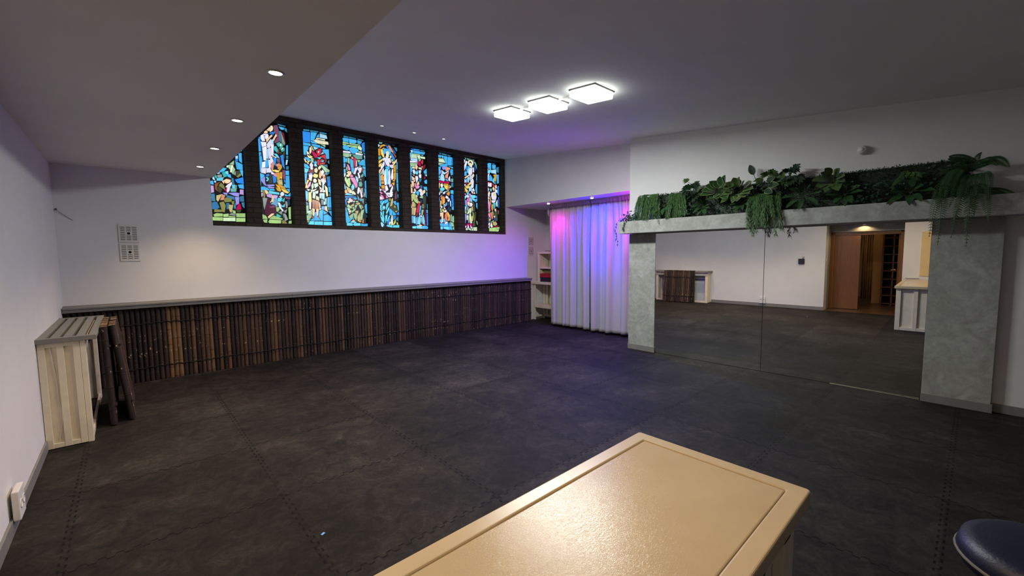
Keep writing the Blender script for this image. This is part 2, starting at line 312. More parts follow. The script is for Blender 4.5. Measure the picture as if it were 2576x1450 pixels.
ART = """
sb397 1032 427 1044 427 900 397 923|sb348 912 431 874 430 794 361 801|lb355 984 378 995 379 958 353 954|bl353 947 377 946 374 919 350 924|gg274 861 328 917 322 860|gg250 839 292 848 279 775 252 817|cr297 844 312 846 287 743 275 749|gg314 832 335 790 308 719 296 740|gy318 720 340 768 337 707|do346 761 393 782 397 737 349 693|ol352 686 397 737 409 716 368 677|sb400 783 433 785 430 695 414 731|bl330 638 431 684 433 592 357 596|sb365 566 429 579 431 516 379 522|la385 496 425 497 423 427 381 431|st379 392 423 407 423 323 379 323|st394 301 425 308 424 227 405 248|sb143 736 194 794 228 791 198 750 153 730|lb117 707 140 721 145 713 123 704|wh234 826 247 835 249 816 239 808|cy216 745 245 753 247 715 224 713|te174 725 210 741 229 680 193 661|gy116 681 166 695 164 657 120 649|te81 670 103 672 107 636 91 638|cy107 632 186 656 171 610 105 603|sb233 703 272 707 279 663 244 674|st285 649 305 658 313 576 291 574|lb55 645 68 654 80 607 59 616|sb24 583 52 593 62 544 31 543|lb70 588 92 594 91 575 75 574|la30 521 57 520 58 432 30 422|st26 400 63 407 67 300 30 304|b331 279 85 290 112 214 85 190 29 186|cy290 559 322 562 316 512 287 513|tg267 500 339 507 330 464 268 459|tg329 555 345 557 339 514 326 513|br80 552 151 589 115 556 96 495 106 444 79 478|hr178 618 237 662 281 633 279 603 219 551 197 572|sk204 625 226 635 268 628 270 609 246 584 226 575 202 580|sk169 599 200 620 185 570|wh207 520 231 553 279 595 284 573 259 525 246 464 226 443 217 461 229 515|ol126 535 153 571 183 540 193 482 165 501|do108 496 126 523 158 478 136 432 115 445|ma189 474 216 503 216 443|tn90 383 154 407 125 349 101 302 86 323|sa160 404 191 392 168 330 133 323|lv174 431 219 432 217 409 185 410|lv235 433 323 445 368 441 359 391 307 401|lv316 379 365 380 357 291 326 266|st201 400 300 382 304 340 222 372|ol175 338 209 367 269 345 263 311 186 297|ol122 282 167 300 189 249 171 150 146 156|ol54 180 141 178 137 152 52 147|tn235 260 280 255 262 155 245 154 229 214|ol270 308 300 321 294 279 277 263|st293 248 315 296 317 212 297 211|st204 280 236 282 219 198 203 197|ma353 283 373 281 383 208 323 197|do322 189 382 193 367 158 334 159|lg276 179 305 173 306 135 280 141|gy227 115 261 140 308 116 298 104|lg40 105 76 126 144 122 143 88 48 80|lg157 115 218 126 213 84 158 80|lg226 93 300 89 297 83 225 79|lg319 136 429 142 426 89 320 86|lg26 67 142 69 139 24 26 23|cg154 62 299 70 297 24 152 21|lg316 67 426 72 423 21 313 17
st312 1574 420 1560 414 1550 333 1555|sb332 1531 397 1526 392 1499 357 1498|st410 1528 437 1516 438 1469 411 1493|mv257 1534 306 1549 314 1504 327 1431 321 1307 268 1269 255 1285 302 1368 283 1423 259 1419|cr214 1520 233 1526 244 1497 235 1461 204 1432 197 1442 217 1469|sk158 1449 202 1501 212 1476 184 1442|sk120 1411 142 1435 167 1425 161 1407 129 1398|wh73 1348 105 1374 123 1280 87 1273 71 1305|wh113 1384 171 1391 167 1373 117 1367|wh122 1354 138 1360 140 1306 128 1321|wh143 1363 175 1369 168 1333 143 1312|sk142 1294 181 1341 218 1388 225 1366 194 1332 151 1264|bl192 1407 220 1423 216 1402|bl228 1430 260 1436 233 1368 234 1403|sk236 1319 283 1411 302 1427 304 1398 272 1357 248 1301|wh70 1254 138 1259 135 1207 82 1181|wh150 1232 204 1316 211 1242 184 1186 155 1179|lb214 1307 235 1316 238 1253 214 1249|wh84 1167 140 1196 129 1033 119 980 95 982|lb138 1162 161 1154 152 1014 131 1011|wh165 1166 197 1182 201 1061 165 1010|wh208 1239 240 1241 227 1048 208 1080|wh73 945 112 962 103 874 58 862|sb124 992 156 997 142 879 108 875|wh161 992 177 994 183 913 175 854 197 822 159 800|wh182 1041 209 1045 219 988 190 938|wh55 851 118 861 108 779 52 787|wh128 860 155 863 152 805 125 796|sb26 1286 42 1294 50 1113 27 1104|bl46 1318 59 1326 66 1116 56 1120|sb29 1090 60 1092 49 1039 31 1042|sb26 1027 59 1035 68 956 50 798 29 796|bl67 1087 77 974 67 984|st331 1461 350 1464 347 1300 329 1321|gy355 1460 368 1398 401 1286 395 1261 363 1291|dr374 1451 392 1443 407 1287 390 1290|te283 1260 328 1294 325 1226 306 1223|cr331 1251 346 1282 348 1253 336 1228|te344 1223 362 1273 375 1252 342 1194 321 1196|te341 1176 392 1213 390 1172 356 1149|cr339 1175 370 1216 372 1198|te249 1208 273 1221 292 1174 285 1126 249 1162|br298 1175 311 1171 311 1118 300 1117|do323 1132 345 1141 338 1111|cy241 1102 278 1099 308 1050 286 1050|cr234 1066 273 1048 254 1043|bl229 1036 264 1035 250 916 238 932|bl331 1080 365 1103 371 1009 379 880 351 936|st274 1025 290 1022 282 968|mv291 1033 315 1037 315 978 296 969|do372 1134 395 1167 384 1047 374 1069|sb424 1254 439 1262 434 1116 415 1116|st414 1092 436 1096 434 1051 412 1051|lb411 1027 430 1029 413 956 402 954|st406 925 436 929 431 880 404 880|sb394 852 436 860 436 797 394 792|sa213 979 230 996 234 961 212 853 196 845 188 902|sa265 942 309 959 307 930 290 904 266 913|sa284 894 301 899 299 876 283 877|go316 943 335 939 339 898 309 847 298 858|yl207 846 233 844 222 825 208 829|yl239 850 298 846 291 822 253 817 235 830|go252 799 302 811 297 716 270 713|go313 824 340 822 334 744 308 723|pk210 806 247 793 261 747 224 761|mv347 852 381 862 381 749 363 723|wh183 803 205 811 219 781 193 780|sb31 775 89 753 80 729 41 684 31 579 21 578|bl112 756 150 778 151 749 127 737|lv43 673 93 730 91 637 109 587 79 607|cy111 721 132 723 151 696 126 664 113 669 136 697|dg155 767 193 783 191 642 143 631|bl205 755 255 743 243 659 213 644|lv110 605 211 618 221 604 146 585|lv119 576 215 577 209 565 145 561|sb28 564 82 573 141 543 138 526 75 526 28 515|sb154 545 213 547 217 527 153 524|cy142 514 281 497 279 471 146 477|la107 447 140 467 171 461 166 411 117 424|la203 455 257 448 244 405 206 408|la25 469 49 471 46 424 28 414|lb27 507 45 508 44 491 26 486|yl268 739 292 724 291 709 269 706|yl309 743 334 746 327 722|tn260 691 332 707 334 693 290 682|tn262 673 333 681 336 627 288 640|or241 627 286 605 310 536 298 523 273 568|go241 577 278 556 296 522 261 531|go266 644 357 600 388 549 317 572 287 617|yl316 560 382 542 422 516 402 499 353 516|mv349 778 383 793 373 715 357 725|sb393 771 438 782 437 584 406 593 387 651|sb364 642 381 638 400 586 362 600|sb394 564 433 568 431 523|bl362 702 378 697 373 655|sb418 485 441 506 439 457 416 455|sb368 481 406 466 400 454 366 457|mv366 439 438 433 431 408 381 410|ol56 518 82 520 83 433 74 403 55 442|sk85 521 116 512 135 479 103 461 91 492|sk179 459 202 431 190 348 166 352 176 394|sk150 351 166 352 154 328|mb110 400 146 380 153 298 216 291 222 178 146 162 67 175 85 311|mv135 267 200 292 210 266 156 251|gy53 402 110 395 65 222 57 280|b4200 396 249 400 249 287 226 273 207 308 159 310 192 348|wh302 487 314 506 336 514 351 486 345 464 322 450 301 463|wh283 438 311 446 304 425|cy266 413 320 417 296 362 258 359|te307 375 330 394 359 427 345 359|cy299 314 325 286 355 330 347 282 314 279|wh257 341 284 337 302 255 328 226 321 208 280 259|sg368 367 384 368 393 315 385 263 374 265|lg231 265 269 267 273 235 250 198 234 203|gy260 186 310 213 302 159|gy338 209 384 242 364 186|gy342 173 363 150 387 79 347 59|gy325 166 335 161 330 100|te234 161 290 128 262 112 230 125|s2391 387 425 402 427 317 403 303|lg408 273 436 281 429 87 407 92|mb72 158 135 161 117 125 81 141|sk112 113 167 166 194 159 160 127 116 90|lg29 144 75 123 95 88 94 77 34 77|lg131 84 187 129 208 124 310 87 304 76 142 79|lg41 57 93 65 88 18 54 22|lg113 30 130 64 287 62 282 17 128 10|ol303 57 336 64 373 17 306 15|lg403 55 437 63 435 20 398 18
st65 1561 152 1566 149 1550 64 1540|st170 1563 290 1567 286 1554 169 1544|st314 1562 418 1559 420 1544 316 1544|bl51 1523 157 1527 154 1365 44 1358|sb174 1530 264 1537 210 1399 169 1410|sb261 1469 291 1524 295 1475|lb315 1531 416 1521 427 1473 313 1472|cr216 1400 241 1425 437 1418 444 1379 281 1370|cr254 1449 303 1458 296 1444 254 1438|cr309 1453 389 1454 388 1438 308 1443|gg323 1362 391 1360 389 1329|sb43 1346 154 1343 155 1310 41 1309|sb175 1344 304 1340 306 1309 194 1316|sb168 1391 251 1375 256 1360 179 1366|sb322 1330 382 1309 382 1300 324 1303|sb46 1292 125 1293 114 1242 83 1201 75 1151 46 1158|lb206 1303 277 1292 222 1259|sb350 1279 447 1294 446 1142 406 1137 396 1211 349 1254|tn164 1299 176 1313 209 1238 180 1252|cr145 1277 157 1286 167 1238 153 1187 141 1197|cr98 1215 112 1205 134 1172 99 1172|cr95 1160 150 1125 167 1115 126 1109|yl134 1159 180 1135 162 1120|ma172 1227 202 1219 254 1177 265 1160 228 1124 199 1157|rd245 1244 314 1292 331 1263 297 1183 278 1162 273 1192 260 1184|lb268 1229 291 1251 280 1212|lb309 1192 348 1235 360 1218|rd295 1152 377 1202 391 1166 387 1128 350 1148|cy252 1133 319 1143 294 1118|rd256 1090 287 1107 283 1019 259 1016|rd291 1064 312 1111 343 1121 317 1080|dr374 1120 405 1124 403 1086 378 1070|rd297 1052 371 1063 364 1036 302 1034|cy317 1080 355 1104 347 1075|gg155 1107 191 1112 188 1044 164 1041|do202 1089 238 1088 219 1073|sb61 1112 102 1112 153 1070 147 1057 77 1084|cr51 1086 66 1082 81 1035 69 1034|yl100 1062 129 1054 116 1034|cr82 1048 115 1016 106 1008|sb200 1045 219 1067 243 1064 241 1033 211 1028|lb205 1015 229 1025 243 989 209 988|sb45 1006 91 994 127 956 112 935 42 957|cy41 938 111 917 79 863 50 866|sb43 847 81 851 72 777 42 767|st422 1082 442 1117 446 1060|st357 1017 407 1036 412 992|gg302 1019 338 1014 441 945 434 919 377 912|st380 900 442 904 406 865 375 868|wh132 999 158 1040 183 1000 172 961 148 952|wh139 951 181 950 171 927 147 927|r2100 878 129 919 185 920 180 863 156 879|lv98 841 144 871 167 849 149 841 125 838|wh112 824 143 846 166 831 152 779 122 776|sk204 934 232 960 252 928 235 882 205 891|cr263 967 289 1001 312 986 286 951 274 937|yl178 832 203 860 251 847 243 808 213 799 183 808|wh303 909 335 938 355 909 332 869 307 872|wh307 860 332 862 315 842|or274 868 298 934 306 853 292 795 274 812|sa331 843 357 884 367 816 341 788|st398 832 443 844 441 793 403 788|r293 785 104 774 100 755 88 754|sb39 763 71 767 59 691 43 665|sb42 567 88 546 69 535 40 536|sb43 527 81 527 76 421 41 431|la41 418 70 414 63 402|st42 388 79 365 72 340 43 338|yl85 743 106 740 76 675 70 612 50 617 64 680|pk77 638 126 723 134 712 122 655 79 607|yl109 752 151 757 144 738|wh116 784 152 782 148 763 112 762|wh75 588 108 594 104 572 83 577|cr177 747 187 770 206 778 229 753 222 727 203 713 182 723|gg144 663 167 709 176 641 149 583|gg184 686 239 710 249 667 199 625|sk155 583 229 618 197 587 166 566|gg125 593 154 571 141 538|gg165 553 184 555 200 525 185 448 155 459|gy190 562 246 585 237 541 213 532|tn211 494 247 479 253 422 205 437|go254 781 290 766 293 678 263 700|o2267 657 303 629 277 607|o2276 588 315 623 306 572 281 563|la297 773 322 795 353 779 356 722 336 689 336 746 324 757 313 731|cy323 751 336 746 332 600 317 611|wh319 586 351 601 356 577 325 567|go355 684 396 644 400 510 378 502 369 584|br343 835 367 831 376 737 363 742|tg268 537 293 546 283 463 264 461|st299 540 324 548 313 452 295 451|cy327 542 342 550 338 454 322 447|dg288 431 325 434 315 357 287 355|tg344 455 376 470 369 367 347 366|lb330 403 342 410 340 359 328 358|yl96 541 129 550 131 394 89 391|rb148 427 184 423 172 291 145 295|rb192 418 250 403 232 282 186 279|sk255 397 266 360 267 303 251 302|wh98 379 125 388 114 268 99 273|gg42 319 78 328 77 247 47 183 36 195|gg71 191 128 263 130 181 70 172|gg46 161 124 165 84 85 52 84|gg57 71 78 72 65 47|wh61 227 103 242 96 217 63 203|sk141 282 177 275 160 164 145 163|sk204 277 238 276 224 168 208 167|rb116 131 159 158 152 126|rb208 154 238 156 249 124|sk345 327 370 336 377 265 388 241 342 270|sk254 290 275 291 271 269 253 271|sb295 324 332 327 330 275 287 273|sb255 252 305 261 297 89 272 87 242 169|sb174 215 199 223 202 154 249 112 254 87 162 82|sb317 255 371 220 320 192|sb319 173 377 195 438 153 438 88 315 83|sb404 254 449 257 445 173|sb108 86 152 120 153 82|cy72 16 95 67 152 69 150 16|cy167 64 296 69 294 15 165 13|cy315 64 444 69 442 17 312 12|bl405 829 442 833 445 681 407 677|sb416 665 448 668 446 566 419 589|st424 551 446 556 444 514 422 515|sb396 484 453 496 445 321 385 324|st394 311 448 309 447 276 393 273
st84 1572 161 1568 160 1554 86 1547|st179 1569 293 1562 292 1554 178 1551|st329 1560 427 1553 415 1545 335 1546|sb65 1523 77 1531 159 1536 157 1481 74 1473|sb174 1533 291 1533 302 1497 271 1474 177 1470|sb319 1532 395 1521 369 1481 326 1480|gg62 1462 159 1461 159 1447 67 1446|gg180 1459 368 1461 361 1451 182 1445|lg52 1432 120 1432 107 1421 54 1409|lg137 1423 306 1433 307 1395 262 1402 214 1412 172 1400|cg324 1430 367 1437 390 1405 383 1368 328 1389|sb56 1381 83 1408 137 1420 170 1370 163 1346 133 1333 75 1344|sb176 1371 213 1400 255 1395 333 1367 327 1348 257 1296 221 1291 178 1337|wh53 1309 174 1316 188 1292 61 1290|wh276 1296 295 1314 405 1301 398 1289 281 1288|gg60 1275 161 1276 162 1229 122 1212 58 1226|gg175 1272 202 1273 189 1233 174 1237|tg223 1271 392 1281 389 1221 302 1203 255 1237|gg332 1343 388 1351 393 1323 332 1325|bl394 1483 445 1521 454 1356 413 1355|st422 1333 453 1332 452 1302 430 1310|lb429 1280 448 1283 455 1218|sb54 1208 89 1202 83 1114 54 1116|sb98 1185 130 1190 116 1124 95 1133|gg142 1198 160 1200 162 1107 137 1127|sb175 1191 228 1169 229 1046 187 1046|rd236 1217 278 1205 273 1075 257 1049 249 1095|sa203 1224 225 1233 226 1198 208 1195|lb280 1182 295 1178 291 1077 279 1076|lg311 1186 357 1187 325 1153|sb327 1135 388 1197 439 1216 450 1104 336 1113|lb335 1089 359 1092 353 1079|sb396 1085 459 1087 454 1045 414 1045|sb396 1001 432 1036 460 1027 452 912 434 922|sb53 1095 88 1097 83 1038 52 1017|sb54 994 87 998 84 940 58 937|lb54 925 87 929 82 887 61 867|pk123 1084 141 1081 168 1020 167 997 143 994|gg109 1042 118 1037 121 974 107 995|sb195 1035 238 1035 219 944 197 989|sk111 943 136 970 184 970 185 934 138 876 102 878 103 896 140 929|pk169 897 194 918 217 897 210 879 174 874|pk173 857 240 870 262 813 201 807|lg75 857 96 860 111 797 75 799|lg119 839 161 855 156 802 123 798|wh231 940 259 1038 322 1072 276 998 255 934|wh307 1026 333 1059 377 1065 369 1022 355 973 330 964 325 1005|wh305 955 317 968 340 905 338 875 320 873|br383 1065 414 1045 392 983 381 1000|tg359 919 401 960 403 924 370 891|gy331 845 357 865 362 836|lb263 902 307 872 293 817 274 815|lg75 809 112 813 151 707 132 699 103 745|lg124 802 156 818 171 740 152 732|pk193 816 244 828 286 777 284 721 257 693 240 741 211 793|lb270 837 308 841 293 790|sb50 740 66 735 79 682 74 651 51 679|tn92 702 149 671 174 648 128 601 105 654|cy179 698 209 756 230 715 225 672 194 681|tg319 799 358 815 376 773 361 728 316 730|or55 619 86 646 107 612 72 596|sk59 586 103 599 102 584|cr140 602 161 641 192 638 165 595|cr181 606 211 633 244 599 208 578 187 588|wh175 673 212 664 205 651|cr228 585 247 593 246 575 227 573|cy58 558 121 588 214 560 157 555|bl66 529 251 538 251 526 68 508|wh291 659 303 710 325 694 319 631 298 592 282 603|sg340 689 380 699 376 611 351 640|wh333 663 346 664 374 554 353 528|gy284 566 314 500 306 474 288 497|gy359 509 392 506 385 423 370 447|sg403 632 415 589 410 551 394 556|sb431 829 457 838 455 712 429 710|sb419 693 452 699 459 536 433 547|sb421 407 457 422 454 257 428 269 412 369|s2418 514 451 517 450 485 424 489|s2423 464 449 460 445 434 422 445|s2414 230 450 225 448 181 425 180|bl64 474 76 468 82 383 72 377|sb80 493 105 495 98 470 85 475|sb206 509 256 514 265 496 243 485|sb330 507 349 509 351 471 332 470|wh123 484 149 505 191 471 184 440 153 444|sk103 440 128 460 152 438 120 411|br180 507 217 486 235 462 204 472|wh203 454 229 456 215 436|gg248 454 274 465 292 448 266 437|tn243 413 305 436 323 413 284 401|gg90 366 113 392 173 340 167 328 104 336|tn156 370 214 417 206 367 168 359|gg232 388 274 391 243 339 228 350|gg303 393 342 395 348 314 320 344|tn352 402 376 354 366 340|cg98 323 141 314 121 288 109 287|cg121 281 159 290 145 258 114 263|cg189 341 211 343 211 327 192 326|sk119 244 145 252 131 227|gg158 259 204 311 243 332 228 294 170 254|gg123 183 201 249 186 186 165 136 135 159|gg207 231 226 244 256 184 241 120 211 169|tn231 276 286 292 278 247 258 234|tn233 245 264 222 263 196|tn268 172 310 255 313 168 298 104 272 109|gg329 250 344 295 391 317 360 208 351 138 318 124|sb57 320 73 334 86 273 58 269|sb55 259 95 261 99 206 116 158 158 129 106 74 66 72 57 173|sb181 136 192 168 197 137|cy134 78 170 99 245 83 232 73|sk163 98 196 125 221 101|yl291 98 330 112 317 92|o2357 113 378 152 371 76 355 81|cy78 64 168 64 173 24 79 21|cy183 43 206 63 309 67 317 29 211 22|sb335 62 387 51 450 66 448 25 333 24
tg101 1574 158 1572 144 1549 97 1547|s2203 1568 306 1567 306 1558 215 1558|s2352 1572 405 1565 378 1555|lb77 1524 105 1517 85 1484|go104 1470 124 1514 176 1540 214 1537 214 1520 162 1511 116 1466|go78 1448 109 1453 108 1335 67 1323|yl125 1444 154 1454 170 1374 187 1323 167 1309 131 1362|yl157 1466 193 1487 180 1464|sb169 1427 199 1473 244 1468 290 1487 321 1439 305 1365 287 1398 269 1436 237 1443 209 1386 189 1365|cr226 1406 236 1425 262 1432 284 1409 272 1336 258 1310 213 1315 230 1353|bl234 1538 271 1508 271 1490 245 1492|sa269 1537 305 1537 370 1434 353 1420 321 1451|br363 1415 379 1418 424 1358 410 1338|bl323 1391 339 1406 395 1306 381 1280 343 1334|db350 1509 413 1441 419 1411 386 1425|st390 1521 450 1519 454 1465 428 1467|cr298 1340 318 1360 330 1332 310 1311|gg325 1290 342 1304 361 1277 334 1249|tg72 1301 117 1319 129 1291 76 1249|yl69 1218 150 1277 146 1247 74 1178|yl70 1154 131 1198 117 1142 78 1120|wh202 1296 264 1311 275 1253 282 1170 258 1152 221 1186 191 1253|wh163 1285 196 1307 192 1271 165 1243|wh277 1301 297 1310 314 1246 300 1220 275 1265|wh113 1118 164 1214 184 1228 174 1150 127 1085|lv180 1228 219 1150 194 1170|sk62 1041 108 1088 121 1078 80 1002 67 1007|sb206 1136 278 1152 280 1107 218 1111|wh292 1183 358 1195 360 1144 336 1129 297 1148|sk355 1204 408 1283 435 1305 427 1262 365 1187|sk340 1232 374 1261 377 1243 346 1221|go371 1176 412 1199 404 1065 367 1067|go370 1049 407 1053 399 937 382 911 363 939|cy201 1094 257 1101 237 919 230 817 217 827|wh139 1069 166 1102 162 988 150 999|wh184 1062 197 1076 207 976 210 803 181 800 172 906|wh261 1054 292 1100 293 847 272 809 244 830 258 952|wh336 1111 348 1101 349 938 322 911 310 958|gg99 999 126 1049 134 1009 105 987|or103 958 137 991 164 947 158 881 110 876|or116 858 157 863 156 821 117 817|sb60 988 92 986 101 815 63 811 57 899|sb434 1263 464 1255 459 1127 429 1117|st428 1098 455 1102 454 1071 427 1068|sb426 1050 460 1054 454 870 420 867|or338 894 355 914 381 899 367 885|or326 851 373 868 368 825 351 811|sb63 817 101 815 100 768 68 782|or116 787 168 792 165 730 121 734|lb57 728 80 754 72 718|wh186 776 219 792 243 722 216 695 190 711|pw265 796 312 831 315 801 277 767|wh285 702 331 803 337 767 314 692 330 682 319 644 329 639 311 595 264 585 280 653|wh154 678 184 698 196 675 182 656|wh188 651 214 653 258 597 244 583|wh215 659 274 664 259 627|pk120 710 171 715 144 686|mb118 674 175 632 194 621 191 561 158 540 147 575 143 635|pk64 664 93 666 127 645 110 629|pk87 612 128 598 155 546 139 533 108 578|wh74 581 102 572 126 544 119 528 68 524|pk196 610 231 570 211 560 198 562|wh75 706 95 720 110 703 87 683|sb67 494 125 508 97 446 66 462|sb164 517 230 540 231 492 162 457|ol250 560 296 551 275 513 252 524|do254 475 274 489 291 405 339 457 397 412 428 328 387 295 308 346 257 391|tn305 540 329 566 326 481 304 424 274 416|tn351 421 365 429 380 399 357 391|tn368 325 412 333 387 307|dg344 786 385 814 389 742 348 714|sb341 506 384 519 392 443 366 459|sb407 487 454 490 452 336 430 365|sb255 342 276 362 311 327 298 247 258 245|sb324 322 376 276 372 254 321 246|bl393 271 448 317 446 261|sb419 848 457 852 455 705 429 733|st426 641 453 650 451 588 431 587|mv379 637 405 713 403 566 376 552|cy68 438 96 410 98 309 80 331|cy103 441 144 503 157 492 108 405|cy121 394 141 413 132 335 119 334|lb143 389 160 408 165 373 151 348|cy185 374 207 454 251 487 232 425 190 338|cy188 290 244 390 253 366 200 266|cy124 310 144 311 134 239 125 250|cy73 301 104 285 109 249 83 224|cy70 223 107 189 142 88 98 134|cy105 231 128 238 145 167 136 112|cy170 228 206 248 197 181 168 89|cy202 139 245 232 258 221 208 127|cy91 116 140 52 128 51|lb75 97 97 98 121 45 113 18 91 26|bl208 115 263 185 269 167 226 73 203 85|bl331 231 384 234 356 177 322 163|st390 197 424 217 422 149 389 166|cr281 143 298 241 311 236 312 71 285 63|lg318 65 369 171 370 116 339 72|cr244 117 274 118 259 69 245 68|yl397 111 407 111 416 75 403 74|cy189 48 212 61 304 52 303 15 205 30|cy325 53 439 63 438 20 323 16
bl114 1555 150 1555 150 1544|bl169 1558 297 1561 294 1549 169 1541|st317 1559 418 1554 391 1547 324 1545|lb107 1520 146 1529 148 1487 125 1486|sb165 1526 303 1528 302 1484 170 1482|sb316 1524 417 1528 402 1488 315 1483|gg134 1465 301 1467 294 1454 137 1448|lb321 1461 375 1466 368 1457|cg120 1440 234 1443 239 1392 187 1390 109 1379|cg251 1439 307 1448 299 1389 272 1385|cg320 1435 414 1434 413 1402 319 1403|lb105 1367 245 1381 240 1323 159 1329 107 1339|wh81 1318 185 1321 246 1307 87 1294|gg86 1279 243 1289 235 1265 195 1243 175 1217 97 1218|cr125 1199 187 1207 187 1187 135 1183|gg272 1374 325 1381 304 1338 284 1347|sb66 1446 112 1481 124 1466 82 1358 64 1378 78 1414|ma254 1342 271 1345 315 1276 307 1240 281 1254 256 1297|rd323 1317 358 1380 374 1353 356 1287|dr368 1248 410 1288 419 1254 372 1179 356 1200|sa334 1238 351 1251 354 1229 340 1221|sk202 1243 228 1253 250 1227 225 1166 203 1192|cr267 1212 320 1218 339 1186 279 1190|wh271 1154 322 1166 310 1113 296 1088 277 1115|wh137 1149 173 1165 191 1127 177 1074 151 1094|cy197 1111 238 1150 253 1106 236 1075 206 1083|sb65 1214 97 1213 121 1170 113 1112 74 1107|sb74 1096 106 1094 104 1054 78 1045|sb68 1033 104 1037 94 921 75 931|sb382 1151 441 1205 454 1177 452 1109 391 1117|lb403 1089 444 1094 450 1065|wh272 1074 319 1085 317 1021 293 1012 274 1039|wh195 1030 235 1046 250 1002 235 954 217 911 203 973|sk137 1069 182 1040 156 1049|sk120 1021 174 993 173 976 127 954|sk107 928 146 938 153 864 135 805 118 867|sk156 957 180 965 179 930 165 926|sk79 857 98 870 110 831 90 801|st273 993 327 999 305 938 285 948|sb389 959 428 992 452 989 449 918 405 919|dr385 1040 409 1060 415 1020 387 999|pk171 895 191 903 202 852 175 826|pk195 828 236 867 275 848 261 811 207 795|sk220 889 265 945 269 882 223 871|sb369 845 437 852 449 806 381 805|st295 861 336 865 327 800 301 821|sk157 776 174 795 199 751 192 733 160 753|wh136 722 166 736 178 708 138 699|sb195 716 239 754 258 721 243 668 230 684|wh252 762 294 800 333 781 332 740 358 701 309 662 284 694 298 725|sk349 759 381 788 401 775 393 733 365 713 352 736|hr395 798 428 778 420 730 403 734 404 776|sb408 805 456 810 448 768 428 790|sk80 797 96 799 90 701 74 705|sk99 799 115 795 116 703 103 702|lg131 687 177 691 168 598 239 539 224 509 166 540 129 612|tn98 673 125 686 127 560 101 546|tn183 674 209 647 245 546 225 544 187 593|cr202 653 213 677 222 648 211 624|tn110 524 127 537 165 505 156 440 107 437|ol164 493 184 494 183 442 166 441|tn100 419 152 423 112 281 95 280|tn155 417 188 419 157 278 131 276|cr69 555 82 556 83 487 97 419 83 412 70 492|rd245 522 278 519 261 418 239 329 195 326 215 415|sa252 546 285 543 278 525 252 528|r2183 262 198 309 232 317 203 251|dg349 647 391 686 411 664 397 427 369 419 358 507|gg275 635 343 670 335 617 282 630|ol331 499 352 501 356 418 329 422|s2293 584 327 581 319 528 298 526|sb283 466 303 468 294 403 272 343 263 348|lb258 312 272 337 278 302 257 271|gg314 386 355 389 325 287 304 291|wh284 273 304 280 310 245 290 244|gy286 226 313 227 317 156 306 114 288 185|mb375 390 416 393 417 191 414 83 380 100|b485 251 131 259 120 119 93 123|b4179 220 216 240 205 93 178 92|cy136 236 163 255 165 115 139 114 127 148|cy236 235 270 266 280 167 265 95 212 105|cy323 239 345 288 372 171 367 117 333 110|sk237 71 278 90 311 73 264 57|sk339 98 373 105 380 97|cy101 48 170 56 172 10 103 7|cy183 51 211 75 304 55 303 11 195 16|sb318 62 379 76 441 54 436 15 316 11|sb440 501 461 508 458 413 445 418|sb427 393 458 389 456 335 428 334|bl421 310 455 318 454 270 420 274|bl426 262 464 264 448 84 428 84|sb427 736 454 745 459 668 439 678
